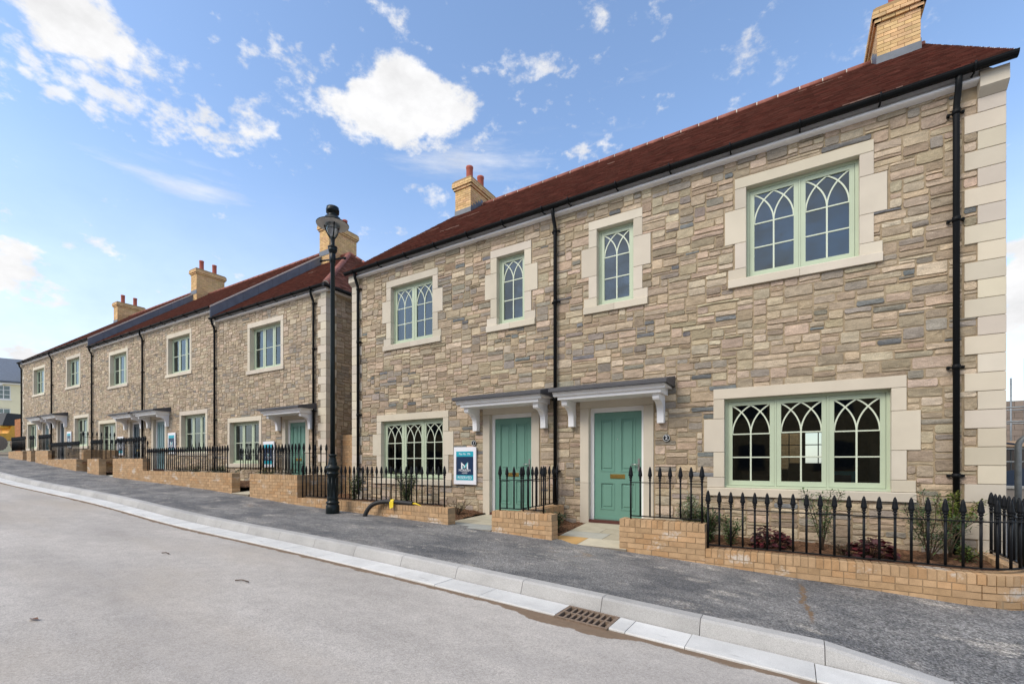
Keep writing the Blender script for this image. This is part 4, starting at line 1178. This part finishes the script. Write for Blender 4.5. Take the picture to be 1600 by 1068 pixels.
# ------------------------------------------------------------------ sales boards
def board(label, x, y, z0, w, h, rot=0.0, detail=True, words=('Plot No. 296', 'MORRISH', 'HOMES', 'RESERVED')):
    root = thing('sales_board', label, 'sign', (x, y, z0), rot, 'sales boards on the fronts')
    b = MB(); b.fbox(-w / 2, w / 2, 0, h, -.032, 0, .003); b.build('panel', M['signwhite'], root)
    iw = w * .385; z = lambda f: h * f
    b = MB(); b.box(-iw, iw, -.0345, -.033, z(.745), z(.885)); B1 = b.build('teal_band', M['signteal'], root)
    b = MB(); b.box(-iw, iw, -.0345, -.033, z(.115), z(.25)); B3 = b.build('teal_band', M['signteal'], root)
    b = MB(); b.box(-iw, iw, -.0344, -.033, z(.252), z(.743)); B2 = b.build('navy_panel', M['signnavy'], root)
    # the M emblem: two white uprights and a white and aqua zigzag
    mw, mh, mz = w * .155, h * .175, z(.50); y_ = -.0362
    b = MB(); f3 = lambda pts, m: b.poly([(p[0] * mw, y_, mz + p[1] * mh) for p in pts], m=m)
    f3([(-1, -.5), (-.62, -.5), (-.62, .18), (-1, .55)], 0); f3([(.62, -.5), (1, -.5), (1, .55), (.62, .18)], 0)
    f3([(-1, .55), (-.55, .14), (.1, -.42), (.1, .02), (-.45, .5)][:4], 0)
    f3([(-.55, -.5), (-.12, -.16), (-.12, .12), (-.55, -.28)], 1); f3([(.1, -.42), (.56, .02), (1, .55), (.62, .42), (.1, .02)], 1)
    b.build('emblem', [M['signtext'], M['signaqua']], B2)
    if detail:
        for s, sz, zz, pr, m in ((words[0], w * .10, .815, B1, M['signtext']), (words[1], w * .125, .375, B2, M['signtext']), (words[2], w * .075, .305, B2, M['signtext']), (words[3], w * .142, .183, B3, M['signtext'])):
            if not s: continue
            t = text(s, sz, m, pr, 'lettering'); t.location = (0, -.0355, z(zz)); t.rotation_euler = (PI / 2, 0, 0)
    return root
board('white board with a navy panel reading RESERVED beside the door numbered 1', -6.18, -.032, .60, .615, .825)
for lab, s, z0 in (('sales board on the hipped end house, half hidden by railings', 2.85, .92), ('sales board to the right of the terrace door that is grey teal', 9.55, 1.42), ('sales board in front of the house with the navy door, behind bars', 14.45, 1.40), ('smallest sales board, on the house second from the far end', 20.95, 1.85)):
    p = rowpos(s, z0); board(lab, p[0], p[1] - .035, z0, .62, .86, BROT, True, ('', 'MORRISH', 'HOMES', ''))

# ------------------------------------------------------------------ duct on the wall, gully grate, leaves
du = thing('cable_duct', 'black corrugated duct with yellow tape, bent out of the pavement over the low wall', 'cable duct', (-7.1, -1.7, zpave(-7.1, -1.75)))
b = MB(); pts = []
zt = .258 + .045 - zpave(-7.1, -1.75)
ctrl = [Vector(v) for v in ((-.20, -.18, -.1), (-.18, -.16, .06), (-.08, -.10, .22), (.10, -.03, zt - .005), (.34, .03, zt + .01), (.62, .08, zt - .002), (.86, .10, zt - .012))]
for i in range(len(ctrl) - 1):
    for k in range(14):
        t = k / 14; p0, p1, p2, p3 = ctrl[max(i - 1, 0)], ctrl[i], ctrl[i + 1], ctrl[min(i + 2, len(ctrl) - 1)]
        pts.append(.5 * ((2 * p1) + (p2 - p0) * t + (2 * p0 - 5 * p1 + 4 * p2 - p3) * t * t + (3 * p1 - p0 - 3 * p2 + p3) * t ** 3))
b.tube(pts, [.040 if i % 2 else .046 for i in range(len(pts))], 12); b.build('duct', M['rubber'], du)
b = MB(); c = pts[58]; b.tube([pts[56], pts[60]], .050, 12)
for k in range(3):
    b.poly([tuple(c + Vector((-.05 + .03 * k, -.055, .0))), tuple(c + Vector((.0 + .03 * k, -.058, .01))), tuple(c + Vector((.02 + .03 * k, -.075, -.13 + .02 * k))), tuple(c + Vector((-.02 + .03 * k, -.075, -.12)))])
b.build('tape', M['yellow'], du)
b = MB(); e = pts[-1]; b.tube([e + Vector((-.03, 0, 0)), e + Vector((.06, .01, .005)), e + Vector((.13, .03, -.02)), e + Vector((.20, .02, -.035))], [.02, .018, .012, .008], 6); b.build('draw_cord', M['yellow'], du)

gx, gy = (DR0 + DR1) / 2, -4.0; gz0 = zg(gx) - .05 - .127
gl = thing('gully_grate', 'rusty iron gully grate set in the pale gutter channel', 'drain', (gx, gy, gz0)); slope = (zg(DR1) - zg(DR0)) / (DR1 - DR0); gl.rotation_euler = (0, -math.atan(slope), 0)
W2, D2 = .262, .185
b = MB()
for (a, c, e, g) in ((-W2, W2, -D2, -D2 + .03), (-W2, W2, D2 - .03, D2), (-W2, -W2 + .03, -D2 + .03, D2 - .03), (W2 - .03, W2, -D2 + .03, D2 - .03)): b.box(a, c, e, g, -.05, .006)
b.build('frame', M['rust'], gl)
b = MB()
for k in range(7):
    xx = -W2 + .03 + (2 * W2 - .06) * (k + 1) / 8; b.box(xx - .010, xx + .010, -D2 + .03, D2 - .03, -.03, .002)
b.box(-W2 + .03, W2 - .03, -.011, .011, -.035, .004); b.build('bars', M['rust'], gl)
b = MB(); b.box(-W2 + .031, W2 - .031, -D2 + .031, D2 - .031, -.30, -.14); b.build('pit', M['pit'], gl)
for i, (xx, yy, a, l, lab) in enumerate(((-5.2, -7.0, .3, .10, 'curled brown leaf lying on the road at the lower left'), (-7.2, -5.35, .2, .16, 'dark twig on the road nearer the kerb'), (-5.15, -5.45, .25, .2, 'longer dark twig on the road, right of the other'))):
    b = MB(); t = thing('fallen_leaf' if i == 0 else 'twig', lab, 'leaf' if i == 0 else 'twig', (xx, yy, zroad(xx, yy) + .004), a)
    if i == 0:
        b.poly([(0, 0, 0), (l * .4, -l * .25, .02), (l, 0, .008), (l * .45, l * .22, .015)], (.17, .09, .06)); b.build('blade', M['slab'], t)
    else:
        b.tube([(0, 0, .004), (l * .4, .01, .012), (l, -.01, .004)], .006, 5); b.build('stick', M['stem'], t)

# ------------------------------------------------------------------ right background: building site and hoop
hoop = thing('hoop_barrier', 'bent galvanised tube barrier at the right edge, behind the corner railing', 'barrier', (2.83, 1.6, -.5))
b = MB(); R2 = .16; pts = [(0, 0, -.1), (0, 0, 1.98 - R2)] + [(R2 - R2 * math.cos(a), 0, 1.98 - R2 + R2 * math.sin(a)) for a in [PI / 2 * i / 8 for i in range(1, 9)]] + [(1.2, 0, 1.98)] + [(1.2 + R2 * math.sin(a), 0, 1.98 - R2 + R2 * math.cos(a)) for a in [PI / 2 * i / 8 for i in range(1, 9)]] + [(1.2 + R2, 0, -.1)]
b.tube(pts, .037, 12); b.build('tube', M['steel'], hoop)
b = MB(); b.lathe([(.040, .75), (.046, .76), (.046, .83), (.040, .84)], 12); b.build('sleeve', M['steel'], hoop)
site = thing('unfinished_building', 'unfinished blockwork house on the building site behind the right corner', 'building', (6.5, 17.0, -.6))
b = MB(); r = random.Random(4)
for k in range(18):
    x = -3.0 - (.22 if k % 2 else 0)
    while x < 8:
        q = r.uniform(.85, 1.12); b.box(x + .006, x + .434, 0, .2, k * .225 + .006, k * .225 + .219, (.25 * q, .20 * q, .165 * q)); x += .44
b.box(-3, 8, .02, .18, 0, 4.03, (.25, .23, .2)); b.build('wall', M['blockwork'], site)
b = MB(); b.box(-2.0, 7, -.05, 0, .15, 2.3, (.06, .05, .045)); b.build('opening', M['blockwork'], site)  # solid dark panel; its colour stands in for shade inside the openings
sc = thing('scaffold', 'tube scaffold with board platform in front of the unfinished house', 'scaffold', (6.2, 14.6, -.6))
b = MB()
for xx in (-2.6, -1.2, -.55, .6, 2.4, 4.2):
    for yy in (0, 1.2): b.tube([(xx, yy, 0), (xx, yy, 5.6 - .5 * (yy > 0) - .3 * abs(xx + .5))], .028, 8)
for z in (1.7, 2.15, 3.1, 3.6):
    for yy in (0, 1.2): b.tube([(-3, yy + .05, z), (6, yy + .05, z)], .026, 8)
b.tube([(-1.2, .06, 3.6), (-.1, .06, 2.2)], .026, 8); b.build('tubes', M['steel'], sc)
b = MB()
for k in range(5): b.box(-3, 6, .05 + k * .23, .26 + k * .23, 2.19, 2.23)
b.box(-3, 6, -.03, .005, 2.235, 2.42); b.build('boards', M['plank'], sc)
b = MB(); b.tube([(-.3, -.02, 3.4), (-.25, -.02, 2.4)], .035, 8); b.tube([(-.6, -.02, 2.5), (.4, -.02, 2.3)], .035, 8); b.build('prop', M['bluetarp'], sc)
tb = MB()
for i in range(14):
    for j in range(6):
        pass
pr = [(-1.6, 0), (-1.5, .45), (-1.0, .62), (-.3, .5), (.3, .66), (.9, .55), (1.5, .3), (1.7, 0)]
tb.prism(pr, lambda u, v: (u, -.5, v), lambda u, v: (u * .92, .6, v * .85), s=False)
tag(tb.build('covered_pile', M['bluetarp'], None, (5.4, 11.6, .25)), 'pile under dark blue sheeting in front of the scaffold', 'pile')
b = MB(); b.box(-2, 4, 0, .2, 0, .95, (.30, .26, .22)); b.box(-2, 4, -.05, .25, .95, 1.02, (.42, .40, .36))
tag(b.build('site_wall', M['blockwork'], None, (4.4, 10.2, -.6)), 'low block wall with a pale coping on the building site', 'wall')

# ------------------------------------------------------------------ left background
cr = thing('cream_house', 'cream rendered house with a blue slate roof beyond the left end of the row', 'house', (-74.0, 5.2, 2.8), math.radians(66))
b = MB(); holes = []
wn = []
for cx_ in (-9.6, -6.6, -3.6, -.4):
    for (e, g) in ((2.0, 4.2), (5.2, 6.75)): wn.append((cx_ - .85, cx_ + .85, e, g))
core(b, -11, 2.9, -1, 7.2, wn, 0, .3); b.box(-11, 2.9, 8.5, 8.8, -1, 7.2); b.box(-11, -10.7, .3, 8.5, -1, 7.2); b.box(2.6, 2.9, .3, 8.5, -1, 7.2)
b.box(2.9, 6.5, -1.2, 8.8, -1, 8.1); b.build('wall', M['render'], cr)
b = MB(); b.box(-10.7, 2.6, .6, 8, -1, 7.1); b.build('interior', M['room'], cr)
b = MB(); b.prism([(-.5, 7.2), (4.4, 10.4), (9.3, 7.2), (9.3, 7.05), (-.5, 7.05)], lambda u, v: (-11.4, u, v), lambda u, v: (4.5, u, v))
b.prism([(-1.7, 8.25), (4.0, 9.9), (9.3, 8.25), (9.3, 8.1), (-1.7, 8.1)], lambda u, v: (1.6, u, v), lambda u, v: (7.0, u, v)); b.build('roof', M['darkslate'], cr)
b = MB(); b.box(-11.2, 2.9, -.3, 0, 6.85, 7.0); 
for k in range(8): b.box(-10.5 + k * 1.7, -10.3 + k * 1.7, -.4, 0, 6.7, 6.85)
b.build('eaves_board', M['white'], cr)
for (a, c, e, g) in wn:
    w = MB(); w.box(a, c, .1, .16, g - .09, g); w.box(a, c, .1, .16, e, e + .09); w.box(a, a + .09, .1, .16, e + .09, g - .09); w.box(c - .09, c, .1, .16, e + .09, g - .09)
    for k in (1, 2): w.box(a + (c - a) * k / 3 - .03, a + (c - a) * k / 3 + .03, .11, .15, e + .09, g - .09)
    n_ = 4 if g - e > 1.8 else 3
    for k in range(1, n_): w.box(a + .09, c - .09, .112, .148, e + (g - e) * k / n_ - .025, e + (g - e) * k / n_ + .025)
    w.box(a - .1, c + .1, -.06, .1, e - .12, e)
    wo = w.build('window', M['white'], cr)
    p = MB(); p.box(a + .05, c - .05, .125, .13, e + .05, g - .05); p.build('glass_pane', M['glass'], wo)
b = MB(); b.tube([(4.6, -1.28, 8.0), (4.6, -1.28, 0)], .07, 8); b.build('downpipe', M['gutter'], cr)
b = MB(); b.prism([(-1.6, 1.75), (0, 2.35), (0, 1.7), (-1.6, 1.62)], lambda u, v: (-6.5, u, v), lambda u, v: (2.8, u, v)); b.build('porch_roof', M['darkslate'], cr)

dm = thing('loading_shovel', 'yellow wheeled loader parked at the far left edge of the photo', 'digger', (-57.0, 2.4, 2.0), math.radians(-70))
b = MB(); b.prism([(-2.2, .9), (-2.2, 1.9), (-1.4, 2.15), (.2, 2.15), (.5, 1.5), (2.0, 1.35), (2.2, .9)], lambda u, v: (u, -.75, v), lambda u, v: (u, .75, v)); b.build('body', M['plantyellow'], dm)
b = MB(); b.prism([(-.9, 2.152), (-.8, 3.2), (.5, 3.2), (.8, 2.152)], lambda u, v: (u, -.62, v), lambda u, v: (u, .62, v)); b.build('cab', M['plantdark'], dm)
b = MB(); b.prism([(2.3, .35), (2.3, 1.35), (2.9, 1.2), (3.3, .35)], lambda u, v: (u, -1.1, v), lambda u, v: (u, 1.1, v)); b.build('bucket', M['plantyellow'], dm)
for sy in (-.55, .55):
    b = MB(); b.tube([(.4, sy, 2.0), (1.6, sy, 1.9), (2.5, sy, .9)], .11, 8); b.build('lift_arm', M['plantyellow'], dm)
b = MB(); b.box(-2.28, -2.2, -.45, .45, 1.0, 1.75); b.box(-2.30, -2.28, -.3, .3, 1.1, 1.6); b.build('grille', M['plantdark'], dm)
b = MB(); b.box(-2.5, -2.2, -.5, .5, .35, .92); b.build('counterweight', M['cardboard'], dm)
for xx in (-1.35, 1.35):
    for sy in (-.95, .95):
        b = MB(); R3 = .62
        b.tube([(xx, sy - .22, .62), (xx, sy - .18, .62), (xx, sy + .18, .62), (xx, sy + .22, .62)], [R3 * .85, R3, R3, R3 * .85], 22, s=False)
        for k in range(18):
            a = 2 * PI * k / 18; ca, sa = math.cos(a), math.sin(a)
            b.tube([(xx + ca * R3, sy - .18, .62 + sa * R3), (xx + ca * R3, sy + .18, .62 + sa * R3)], .035, 4)
        w = b.build('wheel', M['tyre'], dm)
        b = MB(); b.tube([(xx, sy - .235, .62), (xx, sy + .235, .62)], .26, 16); b.build('hub', M['tyre'], w)

def back_house(label, x, y, z, rot, w, hgt, ch):
    h = thing('terrace_house', label, 'house', (x, y, z), rot, 'houses behind the row')
    b = MB(); b.box(-w / 2, w / 2, 0, 8, -1, hgt); b.prism([(0, hgt), (8, hgt), (4, hgt + 3.1)], lambda u, v: (-w / 2, u, v), lambda u, v: (w / 2, u, v)); b.build('wall', M['render'], h)
    b = MB()
    for (p, q) in ((0, 4), (8, 4)): b.hexa([(-w / 2 - .2, p + (-.3 if p == 0 else .3), hgt - .25), (w / 2 + .2, p + (-.3 if p == 0 else .3), hgt - .25), (w / 2 + .2, q, hgt + 3.1), (-w / 2 - .2, q, hgt + 3.1), (-w / 2 - .2, p + (-.3 if p == 0 else .3), hgt - .1), (w / 2 + .2, p + (-.3 if p == 0 else .3), hgt - .1), (w / 2 + .2, q, hgt + 3.28), (-w / 2 - .2, q, hgt + 3.28)])
    R = b.build('roof', M['tile'], h)
    for cx_ in ch:
        b = MB(); b.box(cx_ - .33, cx_ + .33, 3.3, 4.7, hgt + 2, hgt + 4.15); b.box(cx_ - .4, cx_ + .4, 3.23, 4.77, hgt + 3.85, hgt + 4.05); C = b.build('chimney', M['cmortar'], R)
        b = MB(); b.lathe([(.13, hgt + 4.1), (.115, hgt + 4.2), (.12, hgt + 4.75), (.09, hgt + 4.75)], 12, (cx_, 4, 0)); b.build('chimney_pot', M['pot'], C)
back_house('house behind the terrace whose brick chimney shows over the end roof slope', -61.0, 10.5, 2.2, math.radians(68), 8.0, 7.0, [-3.45])
b = MB(); b.box(3.6, 4.4, 3.2, 4.2, 8.5, 11.0); C = b.build('chimney', M['cmortar'], cr)
b = MB(); b.lathe([(.22, 10.98), (.2, 11.1), (.2, 12.0), (.15, 12.0)], 12, (4.0, 3.7, 0)); b.build('chimney_pot', M['pot'], C)

# ------------------------------------------------------------------ things inside the nearest ground room
for (xx, yy, w, d, h_, a, lab) in ((.18, 1.15, .62, .45, .32, .2, 'brown cardboard box on the stack behind the middle light'), (-.45, 1.3, .6, .4, .25, -.3, 'brown cardboard box seen low behind the left light'), (.62, 1.5, .5, .5, .26, .1, 'brown cardboard box low behind the right edge of the middle light')):
    t = thing('cardboard_box', lab, 'box', (xx, yy, .62), a, 'boxes inside the near room')
    b = MB(); b.box(-w / 2, w / 2, -d / 2, d / 2, 0, h_); b.build('carton', M['cardboard'], t)
    b = MB(); b.poly([(-w / 2, -d / 2, h_), (w / 2, -d / 2, h_), (w / 2, -d / 2 - .12, h_ + .14), (-w / 2, -d / 2 - .12, h_ + .14)]); b.build('flap', M['cardboard'], t)
b = MB(); b.box(-1.0, 1.0, -.4, .4, .56, .62)
for xx in (-.9, .9):
    for yy in (-.33, .33): b.box(xx - .03, xx + .03, yy - .03, yy + .03, -.04, .56)
tag(b.build('trestle_table', M['floor'], None, (.1, 1.3, -.02)), 'low table carrying boxes inside the nearest ground room', 'table')
t = thing('small_board', 'small teal bordered board leaning low behind the right light', 'board', (.62, .42, .70), .0)
b = MB(); b.box(-.17, .17, 0, .02, 0, .26); b.build('panel', M['signteal'], t); b = MB(); b.box(-.12, .12, -.004, 0, .02, .20); b.build('picture', M['signnavy'], t)

# ------------------------------------------------------------------ the other side of the street (seen in the window panes)
op = thing('opposite_terrace', 'plain terrace across the street, seen only as a reflection in the window panes', 'terrace', (-12, -17.0, -.2), PI)
b = MB(); b.box(-22, 22, 0, 8, -1, 5.6); b.build('wall', M['cmortar'], op)
b = MB(); b.prism([(-.3, 5.4), (4, 8.9), (8.3, 5.4)], lambda u, v: (-22.2, u, v), lambda u, v: (22.2, u, v)); R = b.build('roof', M['tile'], op)
for k in range(7):
    b = MB(); xx = -21 + 7 * k; b.box(xx - .35, xx + .35, 3.3, 4.7, 7.5, 10.2); b.build('chimney', M['chimbrick'], R)
for k in range(13):
    for z in (.8, 3.4):
        b = MB(); xx = -20.5 + 3.4 * k; b.box(xx - .6, xx + .6, -.03, 0, z, z + 1.3); b.build('window', M['plantdark'], op)

# ------------------------------------------------------------------ sky, sun, camera
world = bpy.data.worlds.new('World'); scene.world = world; world.use_nodes = True
nt = world.node_tree; nt.nodes.clear()
out = N(nt, 'ShaderNodeOutputWorld'); bg = N(nt, 'ShaderNodeBackground'); L(nt, bg.outputs[0], out.inputs[0])
bg.inputs['Strength'].default_value = .10
SUN_EL, SUN_AZ = math.radians(42), math.radians(205)   # azimuth from +y towards +x
sky = N(nt, 'ShaderNodeTexSky'); sky.sky_type = 'NISHITA'; sky.sun_disc = False; sky.sun_elevation = SUN_EL; sky.sun_rotation = SUN_AZ
sky.air_density = 1.0; sky.dust_density = .6; sky.ozone_density = 1.6
tc = N(nt, 'ShaderNodeTexCoord'); dvec = tc.outputs['Generated']
nrm = N(nt, 'ShaderNodeVectorMath', operation='NORMALIZE'); L(nt, dvec, nrm.inputs[0]); dvec = nrm.outputs[0]
sp = N(nt, 'ShaderNodeSeparateXYZ'); L(nt, dvec, sp.inputs[0])
az = mathn(nt, 'MULTIPLY', mathn(nt, 'ARCTAN2', sp.outputs[0], sp.outputs[1]), 180 / PI)
el = mathn(nt, 'MULTIPLY', mathn(nt, 'ARCSINE', sp.outputs[2]), 180 / PI)
def blob(a0, e0, ra, re):
    q = mathn(nt, 'ADD', mathn(nt, 'POWER', mathn(nt, 'DIVIDE', mathn(nt, 'SUBTRACT', az, a0), ra), 2.0), mathn(nt, 'POWER', mathn(nt, 'DIVIDE', mathn(nt, 'SUBTRACT', el, e0), re), 2.0))
    return mathn(nt, 'MAXIMUM', mathn(nt, 'SUBTRACT', 1.0, q), 0.0)
def total(lst):
    s = None
    for (a0, e0, ra, re, k) in lst:
        t = mathn(nt, 'MULTIPLY', blob(a0, e0, ra, re), k); s = t if s is None else mathn(nt, 'ADD', s, t)
    return s
vz = N(nt, 'ShaderNodeMapping'); vz.inputs['Scale'].default_value = (1, 1, 1.7); vz.inputs['Location'].default_value = (2.35, 1.7, .4); L(nt, dvec, vz.inputs['Vector'])
n1 = noise(nt, vz.outputs[0], 9.0, 9, .60)
CUM = [(-75.9, 35.2, 4.9, 3.6, .9), (-48.8, 36.0, 6.6, 2.9, .85), (-40.8, 37.7, 6.0, 2.8, .8), (-46.2, 38.4, 6.0, 3.2, .8), (-57.3, 36.0, 4.2, 2.3, .42), (-61.8, 33.2, 3.2, 1.8, .42), (-79.8, 15.4, 5.0, 3.2, .8),
       (-78.6, 9.2, 5.0, 2.0, .30), (-43.2, 29.9, 4.6, 1.5, .30), (16.8, 14.6, 2.4, 6.0, .8)]
S1 = total(CUM)
d1 = mathn(nt, 'ADD', S1, mathn(nt, 'MULTIPLY', mathn(nt, 'SUBTRACT', n1, .5), 1.9))
n1b = noise(nt, vz.outputs[0], 24.0, 6, .6)
d1 = mathn(nt, 'ADD', d1, mathn(nt, 'MULTIPLY', mathn(nt, 'SUBTRACT', n1b, .5), 1.3))
c1 = mrange(nt, d1, .14, .60, 0, 1, True)
n2 = noise(nt, vz.outputs[0], 34.0, 6, .55)
ALT = [(-73.0, 31.2, 13.0, 3.4, .45), (-62.0, 31.0, 6, 2.4, .25), (-30.1, 40.8, 11.0, 1.5, .34), (-58.0, 38.6, 12.0, 2.4, .28), (-22.1, 33.8, 5.0, 1.6, .34), (-25, 37, 16, 4, .14)]
d2 = mathn(nt, 'ADD', total(ALT), mathn(nt, 'MULTIPLY', mathn(nt, 'SUBTRACT', n2, .5), 1.5))
c2 = mrange(nt, d2, .24, .62, 0, .85, True)
vs = N(nt, 'ShaderNodeMapping'); vs.inputs['Scale'].default_value = (1, 1, 6); L(nt, dvec, vs.inputs['Vector'])
n3 = noise(nt, vs.outputs[0], 7.0, 7, .62)
STR = [(-66.5, 25.8, 7.0, 1.3, .36), (-68, 27.2, 14, 2.2, .25), (-37.0, 33.0, 13.0, 2.6, .42), (-75, 5, 24, 7, .5), (10, 8, 12, 9, .5), (-60, 18, 30, 6, .12)]
d3 = mathn(nt, 'ADD', total(STR), mathn(nt, 'MULTIPLY', mathn(nt, 'SUBTRACT', n3, .5), 1.1))
c3 = mrange(nt, d3, .12, .80, 0, .75, True)
# broken cloud behind the viewer; bright unseen layer overhead, added for fill light
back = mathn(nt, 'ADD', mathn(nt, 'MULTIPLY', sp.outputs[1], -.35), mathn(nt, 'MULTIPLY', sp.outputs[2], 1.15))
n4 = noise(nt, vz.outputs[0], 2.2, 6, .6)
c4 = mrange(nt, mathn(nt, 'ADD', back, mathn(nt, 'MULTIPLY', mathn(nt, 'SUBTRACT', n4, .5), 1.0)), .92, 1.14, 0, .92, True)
mist = mrange(nt, el, 2.0, 32.0, .62, 0.0, True)
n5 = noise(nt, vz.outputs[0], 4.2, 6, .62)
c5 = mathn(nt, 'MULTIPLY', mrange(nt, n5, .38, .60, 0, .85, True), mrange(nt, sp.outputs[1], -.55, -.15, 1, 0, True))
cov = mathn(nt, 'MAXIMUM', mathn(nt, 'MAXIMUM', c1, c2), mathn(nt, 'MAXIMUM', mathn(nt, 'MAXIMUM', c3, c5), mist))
shade = mrange(nt, noise(nt, vz.outputs[0], 11, 6, .6), .3, .7, .80, 1.06)
hs = N(nt, 'ShaderNodeHueSaturation'); hs.inputs['Saturation'].default_value = 1.0; hs.inputs['Value'].default_value = 1.85; L(nt, sky.outputs[0], hs.inputs['Color'])
CL = 6.4
cloudc = mix(nt, 1.0, (CL, CL * 1.0, CL * 1.01), grey(nt, shade), 'MULTIPLY')
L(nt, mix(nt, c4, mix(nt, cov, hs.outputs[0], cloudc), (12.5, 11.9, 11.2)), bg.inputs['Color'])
world.cycles.sampling_method = 'MANUAL'; world.cycles.sample_map_resolution = 1024

sl = bpy.data.lights.new('sun', 'SUN'); sl.energy = 1.5; sl.angle = math.radians(28); sl.color = (1, .92, .80)
so = bpy.data.objects.new('sun', sl); COL.objects.link(so)
sd = Vector((math.sin(SUN_AZ) * math.cos(SUN_EL), math.cos(SUN_AZ) * math.cos(SUN_EL), math.sin(SUN_EL)))
so.rotation_euler = sd.to_track_quat('Z', 'Y').to_euler(); so.location = (0, -12, 20)

cam = bpy.data.cameras.new('camera'); cam.sensor_width = 36; cam.lens = 16.0; cam.shift_y = 187 / 1600; cam.clip_end = 1500; cam.clip_start = .05
co = bpy.data.objects.new('camera', cam); COL.objects.link(co)
co.location = (0, -8.07, 1.10); co.rotation_euler = (PI / 2, 0, math.radians(31.727)); scene.camera = co

vs_ = scene.view_settings; vs_.view_transform = 'Standard'; vs_.look = 'None'; vs_.exposure = 0.66; vs_.gamma = 1
scene.cycles.use_denoising = True; scene.cycles.max_bounces = 8; scene.cycles.transparent_max_bounces = 12
